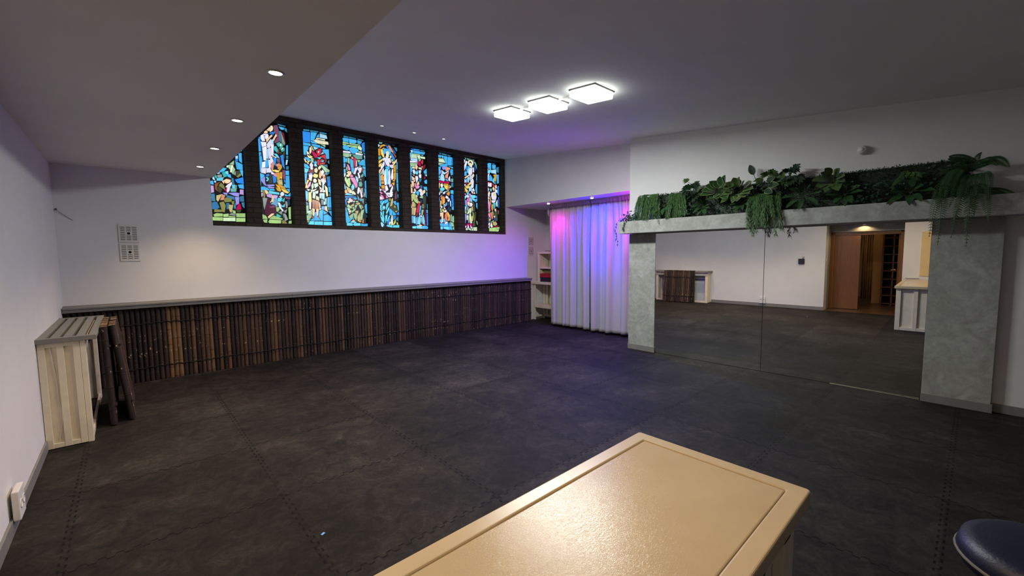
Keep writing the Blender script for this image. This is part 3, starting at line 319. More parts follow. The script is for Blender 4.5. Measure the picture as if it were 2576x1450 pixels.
st128 1566 157 1570 149 1545|st185 1569 301 1562 297 1543 185 1551|st327 1560 397 1552 389 1541 330 1542|sb84 1518 113 1528 162 1523 158 1487 104 1485|sb170 1518 199 1529 220 1508 204 1478|sb227 1521 311 1521 311 1388 267 1394 247 1457|sb333 1518 419 1521 411 1358 329 1354|bl433 1514 448 1516 444 1363 429 1367|gg100 1463 226 1466 218 1453 103 1449|cg114 1439 225 1445 256 1392 116 1391|lb71 1438 96 1436 98 1395 77 1398|gg80 1368 230 1371 121 1332 82 1327|sb121 1314 194 1348 311 1382 309 1321 156 1301|sb328 1335 399 1332 383 1318|sb70 1284 149 1288 132 1208 116 1128 80 1123|cy79 1093 115 1109 121 1068 85 1070|cy85 1046 120 1044 113 1019|lv185 1280 222 1315 272 1304 264 1260 212 1242|lb176 1225 247 1179 239 1154 181 1171|wh255 1186 344 1246 336 1227 261 1169|sa276 1304 331 1305 322 1243 270 1225|sa338 1300 375 1299 367 1261 337 1263|sa260 1132 351 1222 319 1133 310 1077 259 1084|lb148 1119 174 1165 217 1133 236 1039 221 1013 134 1027|lv136 1208 158 1223 153 1174 134 1148|b4258 1059 295 1057 339 1025 279 1025|wh340 1087 367 1126 372 1023 332 1055|ma76 1003 206 1005 205 978 75 964|ma217 1003 338 1007 352 978 227 977|sb381 1226 397 1277 453 1278 451 1167 401 1155|s2394 1136 446 1136 437 1098|tg399 1075 448 1086 447 1018 405 1014|st404 983 450 1000 448 913 410 910|sb382 827 453 840 452 790 384 784|sb406 1327 443 1326 443 1301 405 1303|go215 957 322 962 322 947 211 939|yl215 927 277 927 275 848 253 864|yl288 934 310 937 304 844 286 855|or336 939 355 941 342 866 327 871|yl86 956 118 959 108 862 94 885|wh139 937 176 959 193 919 173 880 145 896|cy126 846 152 872 217 873 231 843 186 809 136 816|lb72 852 101 849 85 793|gy121 803 178 790 163 764 120 766|lb192 773 244 802 251 784 214 769|gy259 803 341 854 333 829 273 786|wh361 886 392 939 380 894|sb382 834 453 841 444 768 384 772|bl387 742 436 746 446 567 416 571 396 675|bl412 552 461 562 457 518 415 515|sb407 496 452 505 454 436 405 439|sb67 678 103 669 108 609 93 571 72 600|sb71 558 92 559 99 523|sb69 497 98 493 94 475|sb67 436 93 438 91 377 80 383|gy121 804 178 797 156 764 127 756|wh192 762 236 790 243 766 206 745|gy121 689 177 730 154 685|wh94 759 113 767 115 725 100 717|or280 757 340 812 355 788 338 725 309 735|o2138 660 175 693 197 689 166 601|or180 596 212 696 226 661 231 576 186 530 172 553|wh248 681 271 714 315 693 321 656 270 664|wh298 630 336 645 339 608 312 597|lb358 622 380 611 384 500 370 505|wh337 670 358 653 354 640|b4192 493 282 579 281 524 221 483|s2304 575 357 591 332 509 303 532|s2293 432 332 503 346 461 300 421|dg330 422 376 462 367 400 337 398|wh133 477 152 497 173 474 147 454|tn122 592 144 606 158 576 134 489 115 470|gg118 446 140 447 152 375 123 373|sk200 518 226 539 222 520|sk202 463 220 471 245 429 220 440|yl172 437 204 421 211 378 174 388|wh214 378 226 404 263 418 266 388 232 370|sk141 356 188 368 181 229 176 168 139 148 124 159 154 185|o2227 312 254 362 282 284 279 197 253 196 229 250|or261 357 284 383 334 286 311 267|yl299 383 342 312 345 281 313 329|or294 198 318 261 345 281 339 206 309 198|sk115 354 130 355 132 288 117 281|sk222 133 249 177 279 172 248 128|sb82 200 141 221 147 179 110 159|sb102 134 167 137 173 82 115 86|sb192 224 214 243 235 195 226 151 198 169|sb186 144 211 126 294 173 306 86 184 82|sb331 162 381 83 328 81|cy118 67 166 69 164 20 120 15|cy191 67 313 71 312 9 190 33|sb328 69 381 74 406 15 326 9|tg365 325 395 333 406 184 361 194|gg417 291 447 305 444 173 414 178|gg353 169 428 154 442 85 396 83|gg411 59 449 67 448 16 425 22
tg137 1564 167 1556 159 1531|tg190 1560 289 1556 212 1527|tg327 1555 381 1551 365 1530|tg357 1517 411 1506 441 1443 448 1364 425 1416 403 1474|wh95 1516 121 1526 140 1505 120 1460 98 1487|wh82 1443 108 1453 107 1417 89 1408|wh95 1349 166 1502 196 1488 188 1463 108 1279|cr211 1485 242 1525 304 1540 349 1510 356 1462 324 1427 318 1487 288 1519 249 1502 237 1452 262 1413 225 1432|cr252 1466 283 1476 324 1427 316 1390 277 1385|bl143 1343 175 1395 209 1400 176 1311|mv127 1299 169 1304 161 1291|sb123 1269 168 1280 166 1190 121 1184|cy192 1313 232 1397 251 1399 232 1270 190 1253|wh250 1357 315 1377 321 1293 312 1243 257 1182 243 1223 220 1244|wh339 1380 362 1383 372 1287 352 1285|sk120 1142 227 1215 231 1191 134 1126|sk351 1254 374 1220 342 1167 279 1111 295 1144|lb241 1156 335 1228 311 1176 271 1129 255 1097|sb145 1103 172 1124 189 1047 166 1045|lb195 1145 226 1166 223 1045 201 1073|pw92 1079 119 1106 148 1073 132 1035 95 1055|wh98 1001 132 1005 138 975 108 960|ma154 1013 178 1040 192 1017|yl154 977 215 1007 270 1068 269 1025 230 985|yl130 957 237 973 252 944 175 915|yl81 915 96 923 116 846 105 851|yl115 931 197 872 165 827 129 878|wh271 1092 333 1142 356 1095 345 959 306 937 308 1054|lb232 930 260 957 308 1023 297 887 235 863|sk278 1069 301 1077 304 1041 276 1014|db363 1445 394 1436 423 1330 392 1345|sb437 1246 449 1247 454 1125 434 1110|sb425 1035 448 1031 456 828 428 832 406 910|st430 1091 446 1093 445 1068|lb69 1202 91 1217 91 1187|lb83 1162 98 1170 100 1116|wh317 908 352 936 375 888 359 869|wh292 862 312 889 334 836 319 822|sk350 825 374 858 389 822|cy172 809 219 862 218 801 187 780|pk104 791 127 805 141 776|lb78 667 103 735 156 770 217 781 155 734 116 688 108 651|pk233 807 272 811 263 736 240 771|wh167 747 209 763 232 746 216 726 178 723|pk173 686 208 714 207 646 184 645|pk231 715 259 730 245 637 226 648|cy279 787 388 784 391 741 347 719 278 732|cy266 712 316 716 299 635 264 645|sb404 779 435 775 442 739 395 741|sb378 696 442 720 437 658 393 642|lb324 705 371 708 362 664|lv101 650 161 667 167 576 136 568|lv91 577 121 567 98 547|sb129 561 167 564 181 528 143 526|sk183 626 222 635 236 600 220 574 231 538 190 566|wh248 613 291 616 313 581 289 542 250 533|gy161 472 173 516 211 518 195 456 164 430|cg241 453 250 502 273 498 279 424 263 392 240 403|cg170 375 226 489 224 403 185 364|cg161 332 192 346 182 241 159 240|cg231 378 262 380 289 178 257 170 237 268|gy203 328 219 329 227 181 196 180|lb94 535 143 514 109 378 87 413|lv94 358 147 361 137 263 111 140 94 200|lg129 409 148 423 147 380 128 379|do311 636 338 650 376 585 373 436 349 447|tn288 511 312 537 326 446 302 444|ol310 432 348 397 367 162 346 273 316 358|yl296 314 312 333 313 234 301 221|do380 424 404 413 392 232 373 274|do313 210 359 187 381 113 318 104|sb420 619 448 621 445 496 422 539|gy411 226 439 215 446 146 430 158|ma145 129 180 161 203 149 179 105 163 86|ma219 156 273 164 303 116 257 133 248 89|wh171 74 187 136 209 82 193 57|wh245 132 287 78 270 53 256 83|wh106 103 133 110 129 73 110 72|cg132 55 170 56 165 19 131 21|cg185 38 224 58 262 34 262 15|cg281 16 318 92 316 11|cg337 80 420 89 423 14 340 11
sb110 1517 155 1535 153 1438 108 1432|sb163 1541 223 1544 220 1401 168 1417|sb260 1514 359 1522 350 1428 266 1429|st245 1547 329 1547 313 1533|lb227 1390 365 1419 371 1327 234 1334|st381 1467 444 1487 441 1359 395 1376|sb386 1306 441 1312 445 1126 406 1110|bl405 1040 452 1057 456 846 410 877|bl432 797 463 800 467 565 436 562|tn93 1396 145 1420 152 1392 107 1364|cy92 1351 205 1399 211 1342 128 1310|wh110 1148 120 1263 181 1327 142 1231 133 1151|sb149 1232 203 1284 262 1211 246 1151 155 1153|go294 1295 379 1316 360 1152 315 1170 331 1241|cy261 1153 316 1240 313 1101|rd95 1112 147 1118 260 1107 102 1102|rd252 1094 328 1056 320 1026 267 1056|st314 1124 368 1141 351 1081|wh102 1079 147 1106 168 1040 123 1012|wh177 1098 230 1098 228 1023 175 1018|sk336 1057 374 1072 381 1003 350 988|wh92 975 123 1001 152 958 128 898 98 907|sk266 998 289 1023 319 985 295 931|tg182 972 250 979 234 920 196 916|sk143 877 166 908 188 869 164 821|wh334 975 396 958 395 899 341 918|wh233 885 349 919 370 804 345 732 253 736 224 803|yl279 877 317 881 316 823 285 808|wh120 875 135 876 171 799 134 807|wh103 759 134 796 163 752 140 727|wh102 701 147 716 146 682 109 673|or179 811 201 767 213 629 192 685|wh230 711 345 720 313 671 252 667|te267 656 352 662 335 579 288 518|pk122 599 161 683 191 627 173 511 121 519|wh101 655 139 670 130 600|or228 618 259 621 256 469 226 514|pk135 491 173 511 188 477 150 463|gg112 455 172 458 164 435|pk119 409 172 418 192 303 140 358|o2187 430 218 444 261 330 237 282|sk318 520 350 533 349 475 325 473|gg241 457 271 458 270 365|do286 424 388 501 392 265 337 239 293 366|st117 334 148 347 129 184 115 195|db276 307 338 322 321 250|wh285 354 324 368 315 321|sk154 289 192 291 168 232|tn252 224 337 233 382 182 335 145 274 155|gg206 234 283 260 275 237|cr189 128 213 222 250 119 219 100|wh107 166 168 209 167 162 114 137|wh128 103 167 151 150 80|dr257 107 413 148 397 112 265 96|lg158 80 319 97 309 9 149 10|lg327 98 444 114 443 72 334 57|lg326 51 435 54 411 12 333 10|wh368 687 400 736 397 583 374 594|mv419 503 458 481 433 409 418 432
"""

# ------------------------------------------------------------------ the room
D = 7.25          # wall with the windows
WX = -.595        # wall on the left
BX = 6.15         # plaster face on the right
def ceil_z(x, y): return 3.124 - .005*x + .0865*y

def slab(name, boxes, mat):
    m = MB()
    for b in boxes: m.box(*b)
    return struct(m.build(name, M[mat]))

m = MB(); m.box(-.6, -3.2, -.1, 7.75, D, 0)
struct(m.build('floor', M['floor']), 'dark grey rubber puzzle-mat floor')
m = MB(); m.box(-4.6, -.5, -.1, -.6, 3.4, -.002)
struct(m.build('floor_hall', M['wood_floor']), 'brown wooden floor beyond the doorway')

m = MB()
c0, c1, y0, y1 = .93, 7.9, -3.2, D+.1
m.hexa([(c0,y0,ceil_z(c0,y0)),(c1,y0,ceil_z(c1,y0)),(c1,y1,ceil_z(c1,y1)),(c0,y1,ceil_z(c0,y1)),
        (c0,y0,4.0),(c1,y0,4.0),(c1,y1,4.0),(c0,y1,4.0)])
struct(m.build('ceiling', M['ceil']), 'sloping white ceiling')
slab('ceiling_soffit', [(-.62,-3.2,2.704,.955,D+.02,4.0)], 'soffit')['label'] = 'dropped grey soffit with recessed spotlights'

OPX = lambda i: .925 + .6255*i
PZ0, PZ1 = 2.042, 3.74
slab('wall_back', [(-.9,D,0,7.75,D+.5,PZ0), (-.9,D,PZ0,.926,D+.5,4.0), (6.425,D,PZ0,7.75,D+.5,4.0)], 'wall')
m = MB()
g0 = D+.022
m.box(.926,g0,PZ0,6.425,D+.5,2.105); m.box(.926,g0,3.66,6.425,D+.5,4.0)
px = .926
for i in range(9):
    if OPX(i) > px+.001: m.box(px,g0,2.105,OPX(i),D+.5,3.66)
    px = OPX(i)+.45
m.box(px,g0,2.105,6.425,D+.5,3.66)
struct(m.build('wall_brick', M['brick']), 'dark brown brick band holding the nine windows')

slab('wall_left', [(-.9,2.386,0,WX,D,2.72), (-.9,-3.2,0,WX,.955,2.72), (-.9,.955,2.13,WX,2.386,2.72)], 'wall')
slab('trim_niche', [(-1.24,2.386,0,-.9,2.6,2.5), (-1.24,.7,0,-.9,.955,2.5), (-1.24,.955,2.13,-.9,2.386,2.4), (-1.24,.955,1.965,-1.13,2.386,2.13)], 'plaster')
slab('wall_recess', [(6.43,3.80,2.66,7.75,D,4.0), (7.75,3.6,0,8.0,D+.5,4.0), (6.62,3.55,0,7.75,3.875,2.66)], 'wall')
slab('wall_right', [(6.22,-3.2,0,6.62,3.878,1.93), (BX,-3.2,1.93,6.62,3.878,4.0)], 'wall')
slab('wall_front', [(-.9,-3.5,0,6.62,-3.2,4.0)], 'wall')
slab('wall_hall', [(-4.9,-.5,0,-4.6,3.4,2.6), (-4.6,3.1,0,-1.24,3.4,2.6), (-4.6,-.5,0,-1.24,-.2,2.6), (-4.6,-.5,2.5,-1.24,3.4,2.7),
                   (-1.32,2.6,0,-1.24,3.2,2.6), (-1.32,-.3,0,-1.24,.7,2.6), (-1.24,-.3,0,-.9,.7,2.6), (-1.32,.7,2.0,-1.24,2.6,2.6)], 'wall')
for nm, b in (('baseboard_left', (WX,2.386,0,WX+.014,5.125,.088)), ('baseboard_right', (6.205,-3.2,0,6.22,-.17,.088))):
    m = MB(); m.box(*b); struct(m.build(nm, M['grey_paint'], bevel=.003))

# pillars, beam, mirror ------------------------------------------------------
def pillar(ya, yb, label):
    r = empty('plaster_pillar', (BX, (ya+yb)/2, 0)); h = (yb-ya)/2
    m = MB(); m.box(0,-h,0,.066,h,1.905); m.build('shaft', M['plaster'], r, bevel=.003)
    m = MB(); m.box(-.014,-h-.012,0,0,h+.002,.088); m.build('baseboard', M['grey_paint'], r, bevel=.003)
    return tag(r, label, 'pillar', 'plaster pillars beside the mirror')
pillar(3.407, 3.876, 'narrow grey plaster pillar between the curtain and the mirror')
pillar(-.165, .325, 'wide grey plaster pillar under the drooping fern, right of the mirror')
m = MB(); m.box(5.91,-3.1,1.907,BX-.001,3.935,2.098)
tag(m.build('plaster_beam', M['plaster'], bevel=.004), 'long grey plaster beam shelf carrying the greenery above the mirror', 'beam')

MY, MT = math.radians(.702), math.radians(.403)
Mn = Vector((math.cos(MY)*math.cos(MT), math.sin(MY)*math.cos(MT), math.sin(MT)))
Mt = Vector((-math.sin(MY), math.cos(MY), 0)); Mu = Mn.cross(Mt)
M0 = Vector((6.18, 2.0, 0))
def mirror_panel(ya, yb, label):
    def P(y, z, d): return M0 + Mt*(y-2.0) + Mu*z + Mn*d
    base = P((ya+yb)/2, 0, 0); r = empty('mirror', base)
    m = MB(); m.hexa([P(ya,.004,0)-base,P(ya,.004,.005)-base,P(yb,.004,.005)-base,P(yb,.004,0)-base,
                      P(ya,1.893,0)-base,P(ya,1.893,.005)-base,P(yb,1.893,.005)-base,P(yb,1.893,0)-base])
    m.build('mirror_glass', M['mirror'], r)
    m = MB(); m.hexa([P(ya,.004,.0055)-base,P(ya,.004,.018)-base,P(yb,.004,.018)-base,P(yb,.004,.0055)-base,
                      P(ya,1.893,.0055)-base,P(ya,1.893,.018)-base,P(yb,1.893,.018)-base,P(yb,1.893,.0055)-base])
    m.build('backing_board', M['black'], r)
    return tag(r, label, 'mirror', 'large wall mirrors')
mirror_panel(1.876, 3.404, 'left wall mirror panel, the one reflecting the leaning bamboo screen')
mirror_panel(.330, 1.870, 'right wall mirror panel, the one reflecting the wooden doorway')
m = MB(); m.box(6.176,.34,0,6.184,1.12,.006)
tag(m.build('sealing_strip', M['strip'], bevel=.002), 'thin cream strip along the foot of the right mirror', 'strip')

# ledge over the bamboo ------------------------------------------------------
jx = [-.592, 1.846, 4.205, 7.06]
for i, w in enumerate(('left length, ending above the slatted console', 'middle length, under the third to sixth windows', 'right length, tinted violet beside the curtain')):
    m = MB(); a, b = jx[i]+.0015, jx[i+1]-.0015
    prof = [(D-.001,.965),(7.062,.965),(7.062,1.0),(7.05,1.004),(7.05,1.024),(D-.03,1.027),(D-.03,1.034),(D-.001,1.034)]
    n = len(prof); vs = [(a,y,z) for y,z in prof]+[(b,y,z) for y,z in prof]
    m.add(vs, [tuple(range(n)), tuple(range(2*n-1,n-1,-1))]+[(k,n+k,n+(k+1)%n,(k+1)%n) for k in range(n)])
    tag(m.build('ledge_board', M['grey_paint'], bevel=.002), 'grey painted ledge board over bamboo, ' + w, 'ledge', 'ledge boards over the bamboo')

# ------------------------------------------------------------------ bamboo
def pole_mesh(seed):
    r = random.Random(seed); m = MB(); H = .948; rad = .0242 + r.uniform(-.0012,.0018)
    z = -r.uniform(0,.2); st = []
    nodes = []
    while z < H:
        z += r.uniform(.20,.32); nodes.append(z)
    bow = r.uniform(-.0015,.0015)
    zs = sorted(set([0, H] + [round(q,4) for n_ in nodes for q in (n_-.012,n_-.003,n_,n_+.004,n_+.014) if 0 < q < H] + [H*.25,H*.5,H*.75]))
    pts, rr = [], []
    for q in zs:
        k = rad
        for n_ in nodes:
            if abs(q-n_) < .0015: k = rad*1.02
            elif abs(q-(n_+.004)) < .0015: k = rad*1.07
            elif abs(q-(n_-.003)) < .0015: k = rad*.955
        pts.append((bow*math.sin(PI*q/H), bow, q)); rr.append(k)
    m.tube(pts, rr, 12, 0, caps=False)
    for i in range(len(zs)-1):
        if any(abs(zs[i]-n_) < .0015 for n_ in nodes):
            for q in range(12): m.m[i*12+q] = 2
    # hollow cut ends
    vs = []; n = 12
    for k in range(n): q = 2*PI*k/n; vs.append((pts[-1][0]+rr[-1]*math.cos(q), pts[-1][1]+rr[-1]*math.sin(q), H))
    for k in range(n): q = 2*PI*k/n; vs.append((pts[-1][0]+rr[-1]*.62*math.cos(q), pts[-1][1]+rr[-1]*.62*math.sin(q), H))
    for k in range(n): q = 2*PI*k/n; vs.append((pts[-1][0]+rr[-1]*.55*math.cos(q), pts[-1][1]+rr[-1]*.55*math.sin(q), H-.03))
    fs = [(k,(k+1)%n,n+(k+1)%n,n+k) for k in range(n)] + [(n+k,n+(k+1)%n,2*n+(k+1)%n,2*n+k) for k in range(n)] + [tuple(range(2*n,3*n))]
    m.add(vs, fs, 1)
    me = m.build('pole', [M['bamboo'], M['cutend'], M['node']])
    d = me.data; bpy.data.objects.remove(me); return d
POLES = [pole_mesh(s) for s in range(14)]
def bamboo_screen(name, base, length, rot, label, group, ties=(.182,.755), n=None, backing=True, thin=1.0, hv=0, tone=lambda k, n: 1.0):
    """a row of canes along local x, standing on the floor, bound with two cords"""
    r = empty(name, base); r.rotation_euler = rot
    n = n or round(length/.0505); p = length/n
    for k in range(n):
        o = bpy.data.objects.new('pole', POLES[R.randrange(14)]); COL.objects.link(o); o.parent = r
        o.location = ((k+.5)*p, R.uniform(-.002,.002), R.uniform(0,hv))
        o.rotation_euler = (0, R.uniform(-.003,.003), R.uniform(0,2*PI))
        tv = min(1, R.random()**1.15*tone(k, n)); o.color = (tv, tv, tv, 1)
        s = p/.0505; o.scale = (s*thin, s*thin, 1)
    for z in ties:
        for ph in (0, PI):
            m = MB(); pts = []
            for k in range(n*6+1):
                x = p*k/6; q = PI*x/p + ph
                pts.append((x, -.0275-.003*math.sin(q), z + (.006*math.cos(q) if ph == 0 else -.006*math.cos(q)) + .005*math.sin(x*9)))
            m.tube(pts, .0056, 5, 0); m.build('binding_cord', M['cord'], r)
    if backing:
        m = MB(); m.box(0,.032,.01,length,.042,.94); m.build('gap_shade_sheet', M['dark'], r)  # added dark sheet, stands in for the shade between the canes
    return tag(r, label, 'bamboo screen', group)
g = 'bamboo screens cladding the wall base'
tones = iter((lambda k, n: .55 if k < 15 else (1.25 if k < 26 else 1.0), lambda k, n: .85, lambda k, n: .62))
for a, b, w in ((-.578,1.846,'left part, warm brown under the first two windows'),(1.846,4.205,'middle part, under the middle windows'),(4.205,7.115,'right part, darkest, reaching the white shelf')):
    bamboo_screen('bamboo_screen', (a+.002, 7.162, .002), b-a-.004, (0,0,0), 'dark bamboo cane screen, '+w, g, tone=next(tones))
g = 'bamboo screens leaning on the console'
s1 = bamboo_screen('bamboo_screen', (-.184, 5.46, .004), .88, (0, 0, 0), 'short bamboo screen standing upright against the slatted console', g, n=17, backing=False, hv=.012, tone=lambda k, n: .3 if k < 2 else .8)
s1.rotation_euler = Matrix.Rotation(math.radians(-1.2),3,'Y').to_euler()
s1.rotation_euler = (Matrix.Rotation(math.radians(-1.2),3,'Y') @ Matrix.Rotation(PI/2,3,'Z')).to_euler()
s2 = bamboo_screen('bamboo_screen', (-.052, 5.53, .008), .86, (0, 0, 0), 'outer short bamboo screen, leaning at a slant beside the console', g, n=16, backing=False, hv=.02, tone=lambda k, n: .25 if k < 1 else .8)
s2.rotation_euler = (Matrix.Rotation(math.radians(-5.6),3,'Y') @ Matrix.Rotation(PI/2,3,'Z')).to_euler()

# ------------------------------------------------------------------ slatted console on the left
r = empty('slatted_console', (-.45, 5.94, 0))
ox, oy = .45, -5.94
def cb(m, x0,y0,z0,x1,y1,z1): m.box(x0+ox,y0+oy,z0,x1+ox,y1+oy,z1)
m = MB()
for k in range(5):
    x = -.594 + k*.0765; cb(m, x,5.155,.905,x+.0515,6.725,.940)
cb(m,-.594,5.102,.902,-.236,5.155,.942); cb(m,-.594,6.725,.902,-.236,6.778,.942)
m.build('slatted_top', M['grey_paint'], r, bevel=.003)
for ya, sgn in ((5.135,1),(6.745,-1)):
    m = MB(); yb = ya+.022*sgn; yc = ya+.040*sgn
    def pb(x0,x1,z0,z1,y0,y1): cb(m,x0,min(y0,y1),z0,x1,max(y0,y1),z1)
    pb(-.592,-.345,.004,.90,yb,yc)                        # recessed sheet
    for x0,x1 in ((-.592,-.548),(-.484,-.440),(-.388,-.345)): pb(x0,x1,.004,.90,ya,yb)
    for z0,z1 in ((.004,.045),(.862,.90)): pb(-.592,-.345,z0,z1,ya+.002*sgn,yb)
    m.build('end_panel', M['white_paint'], r, bevel=.003)
    m = MB(); cb(m,-.344,min(ya,ya+.07*sgn),0,-.308,max(ya,ya+.07*sgn),.90); m.build('leg', M['white_paint'], r, bevel=.003)
    m = MB(); cb(m,-.580,min(ya+.042*sgn,ya+.085*sgn),0,-.545,max(ya+.042*sgn,ya+.085*sgn),.90); m.build('leg', M['white_paint'], r, bevel=.003)
m = MB(); cb(m,-.334,5.205,.80,-.312,6.675,.90); m.build('top_rail', M['white_paint'], r, bevel=.003)
m = MB(); cb(m,-.334,5.205,.0,-.312,6.675,.055); m.build('bottom_rail', M['white_paint'], r, bevel=.003)
m = MB(); m.tube([(-.520+ox,5.15+oy,.86),(-.512+ox,5.147+oy,.74),(-.498+ox,5.147+oy,.55),(-.50+ox,5.147+oy,.42),(-.482+ox,5.147+oy,.31),(-.490+ox,5.147+oy,.2),(-.515+ox,5.147+oy,.06)], .0028, 6)
m.build('white_wire', M['cable'], r)
tag(r, 'white console with grey slatted top standing against the left wall', 'console')

# ------------------------------------------------------------------ near counter
r = empty('counter', (.5,.615,0)); ox, oy = .5,.615
def rrect(x0,y0,x1,y1,rad,n=6):
    p = []
    for cx_,cy_,a in ((x1-rad,y1-rad,0),(x0+rad,y1-rad,PI/2),(x0+rad,y0+rad,PI),(x1-rad,y0+rad,3*PI/2)):
        for k in range(n+1): p.append((cx_+rad*math.cos(a+PI/2*k/n), cy_+rad*math.sin(a+PI/2*k/n)))
    return p
X0,X1,Y0,Y1 = -.575,1.549,.312,.918
m = MB(); o_ = rrect(X0-ox,Y0-oy,X1-ox,Y1-oy,.012); i_ = rrect(X0-ox+.055,Y0-oy+.055,X1-ox-.055,Y1-oy-.055,.006)
n = len(o_)
vs = [(x,y,.85) for x,y in o_]+[(x,y,.85) for x,y in i_]+[(x,y,.80) for x,y in o_]+[(x,y,.80) for x,y in i_]
fs = []
for k in range(n):
    j = (k+1)%n
    fs += [(k,j,n+j,n+k),(2*n+k,2*n+j,j,k),(2*n+j,2*n+k,3*n+k,3*n+j),(n+k,n+j,3*n+j,3*n+k)]
m.add(vs,fs); m.build('top_border', M['cream'], r, bevel=.007, seg=3)
def mat_top():
    t = NT('cream_lacquer'); p = t.obj()
    n1 = t.noise(p,3,4); t.l(t.ramp(n1,[(.3,(.53,.42,.265)),(.7,(.60,.48,.31))]), t.b.inputs['Base Color'])
    t.b.inputs['Roughness'].default_value = .17; t.b.inputs['Specular IOR Level'].default_value = .27
    mp = t.n('ShaderNodeMapping'); mp.inputs['Scale'].default_value = (1,2.2,1); t.l(p, mp.inputs[0])
    h = t.math('ADD', t.noise(mp.outputs[0],95,4,.65,1.2), t.math('MULTIPLY', t.noise(p,9,3),.6))
    t.bump(h,.24,.0018); return t.mat
m = MB(); m.box(X0-ox+.0575,Y0-oy+.0575,.81,X1-ox-.0575,Y1-oy-.0575,.847); m.build('top_panel', mat_top(), r, bevel=.004)
m = MB(); m.box(-.57-ox,.372-oy,.0,1.468-ox,.862-oy,.799); m.build('carcass', M['white_paint'], r)
for yf, s in ((.342,1),(.892,-1)):
    m = MB()
    ya, yb = min(yf, yf+.03*s), max(yf, yf+.03*s)
    k = 1.468-.07
    while k > -.56:
        m.box(k-ox,ya-oy,.0,k+.07-ox,yb-oy,.799); k -= .235
    m.box(-.57-ox,ya-oy,0,1.468-ox,yb-oy,.05); m.box(-.57-ox,ya-oy,.72,1.468-ox,yb-oy,.799)
    m.build('slatted_side', M['white_paint'], r, bevel=.003)
m = MB()
for ya, yb in ((.342,.412),(.585,.645),(.822,.892)): m.box(1.469-ox,ya-oy,0,1.502-ox,yb-oy,.799)
m.box(1.469-ox,.412-oy,0,1.498-ox,.822-oy,.06); m.build('end_frame', M['white_paint'], r, bevel=.003)
tag(r, 'cream lacquered counter with raised border in the foreground', 'counter')

# round stool, mostly outside the picture
r = empty('round_stool', (1.965,-.215,0))
m = MB(); m.lathe([(0,.60),(.17,.60),(.205,.615),(.215,.65),(.205,.685),(.17,.70),(.08,.704),(0,.705)],40); m.build('seat', M['blue_vinyl'], r)
m = MB(); m.lathe([(.2165,.640),(.2195,.645),(.2165,.650)],40); m.build('piping', M['grey_paint'], r)
m = MB(); m.lathe([(.03,.03),(.03,.60)],16); m.build('post', M['chrome'], r)
m = MB(); m.lathe([(0,.0),(.20,.0),(.20,.01),(.05,.03),(0,.03)],32); m.build('base', M['chrome'], r)
tag(r, 'round dark blue padded stool in the shadow at the bottom right', 'stool')

# ------------------------------------------------------------------ windows
PAL = dict(p.split(':') for p in 'sb:49b4ef lb:a9dcf8 bl:2f8ae8 db:1d4f9e b3:3a7ab0 b4:6aa4c8 st:3b7c9c s2:1e3e58 cy:68d6f2 te:3fb3b3 tg:6aa8a0 gg:9cc29a gy:8c9a92 cr:eceac8 cg:c9e2b8 lg:a5cc80 ol:84844c do:454c34 dg:3c4444 tn:bdae78 wh:e6e6fb pw:f0d0ee lv:9494e4 la:c4a2e0 pk:e48cc0 mv:7c4a68 mb:4e2038 ma:bd0f50 rd:c8303e dr:7e2034 r2:702c26 br:8c5034 rb:a0623c or:e6a040 o2:dc7c48 go:cf9a34 yl:f2d46c sk:f3cfa6 sa:dd9478 sg:a89c90 hr:3c2216'.split())
WLAB = ['first stained-glass window, cut by the soffit, with a kneeling green figure', 'stained-glass window with a tall white-robed figure above three seated ones',
 'stained-glass window with a red bird shape above a crowd', 'stained-glass window with a blue dove above huddled green and pink figures',
 'stained-glass window with a white-robed figure under a pale blue halo', 'stained-glass window with two men greeting, green jacket and red cloth',
 'stained-glass window with a red bar above a seated orange-robed figure', 'stained-glass window with a haloed figure in white and a yellow-sleeved arm', 'last stained-glass window, nearest the curtain, packed with small pale figures']
GY = 7.43
def grow(ps, d=.0030):
    """offset a counter-clockwise outline outwards"""
    n = len(ps); out = []
    for i in range(n):
        p0, p1, p2 = Vector(ps[i-1]), Vector(ps[i]), Vector(ps[(i+1)%n])
        a, b = p1-p0, p2-p1
        if a.length < 1e-6 or b.length < 1e-6: out.append(ps[i]); continue
        n1, n2 = Vector((a.y,-a.x)).normalized(), Vector((b.y,-b.x)).normalized()
        m = n1+n2; k = max(.35, 1+n1.dot(n2))
        q = p1 + m*(d/k); out.append((min(.446,max(.004,q.x)), min(1.55,max(.005,q.y))))
    return out
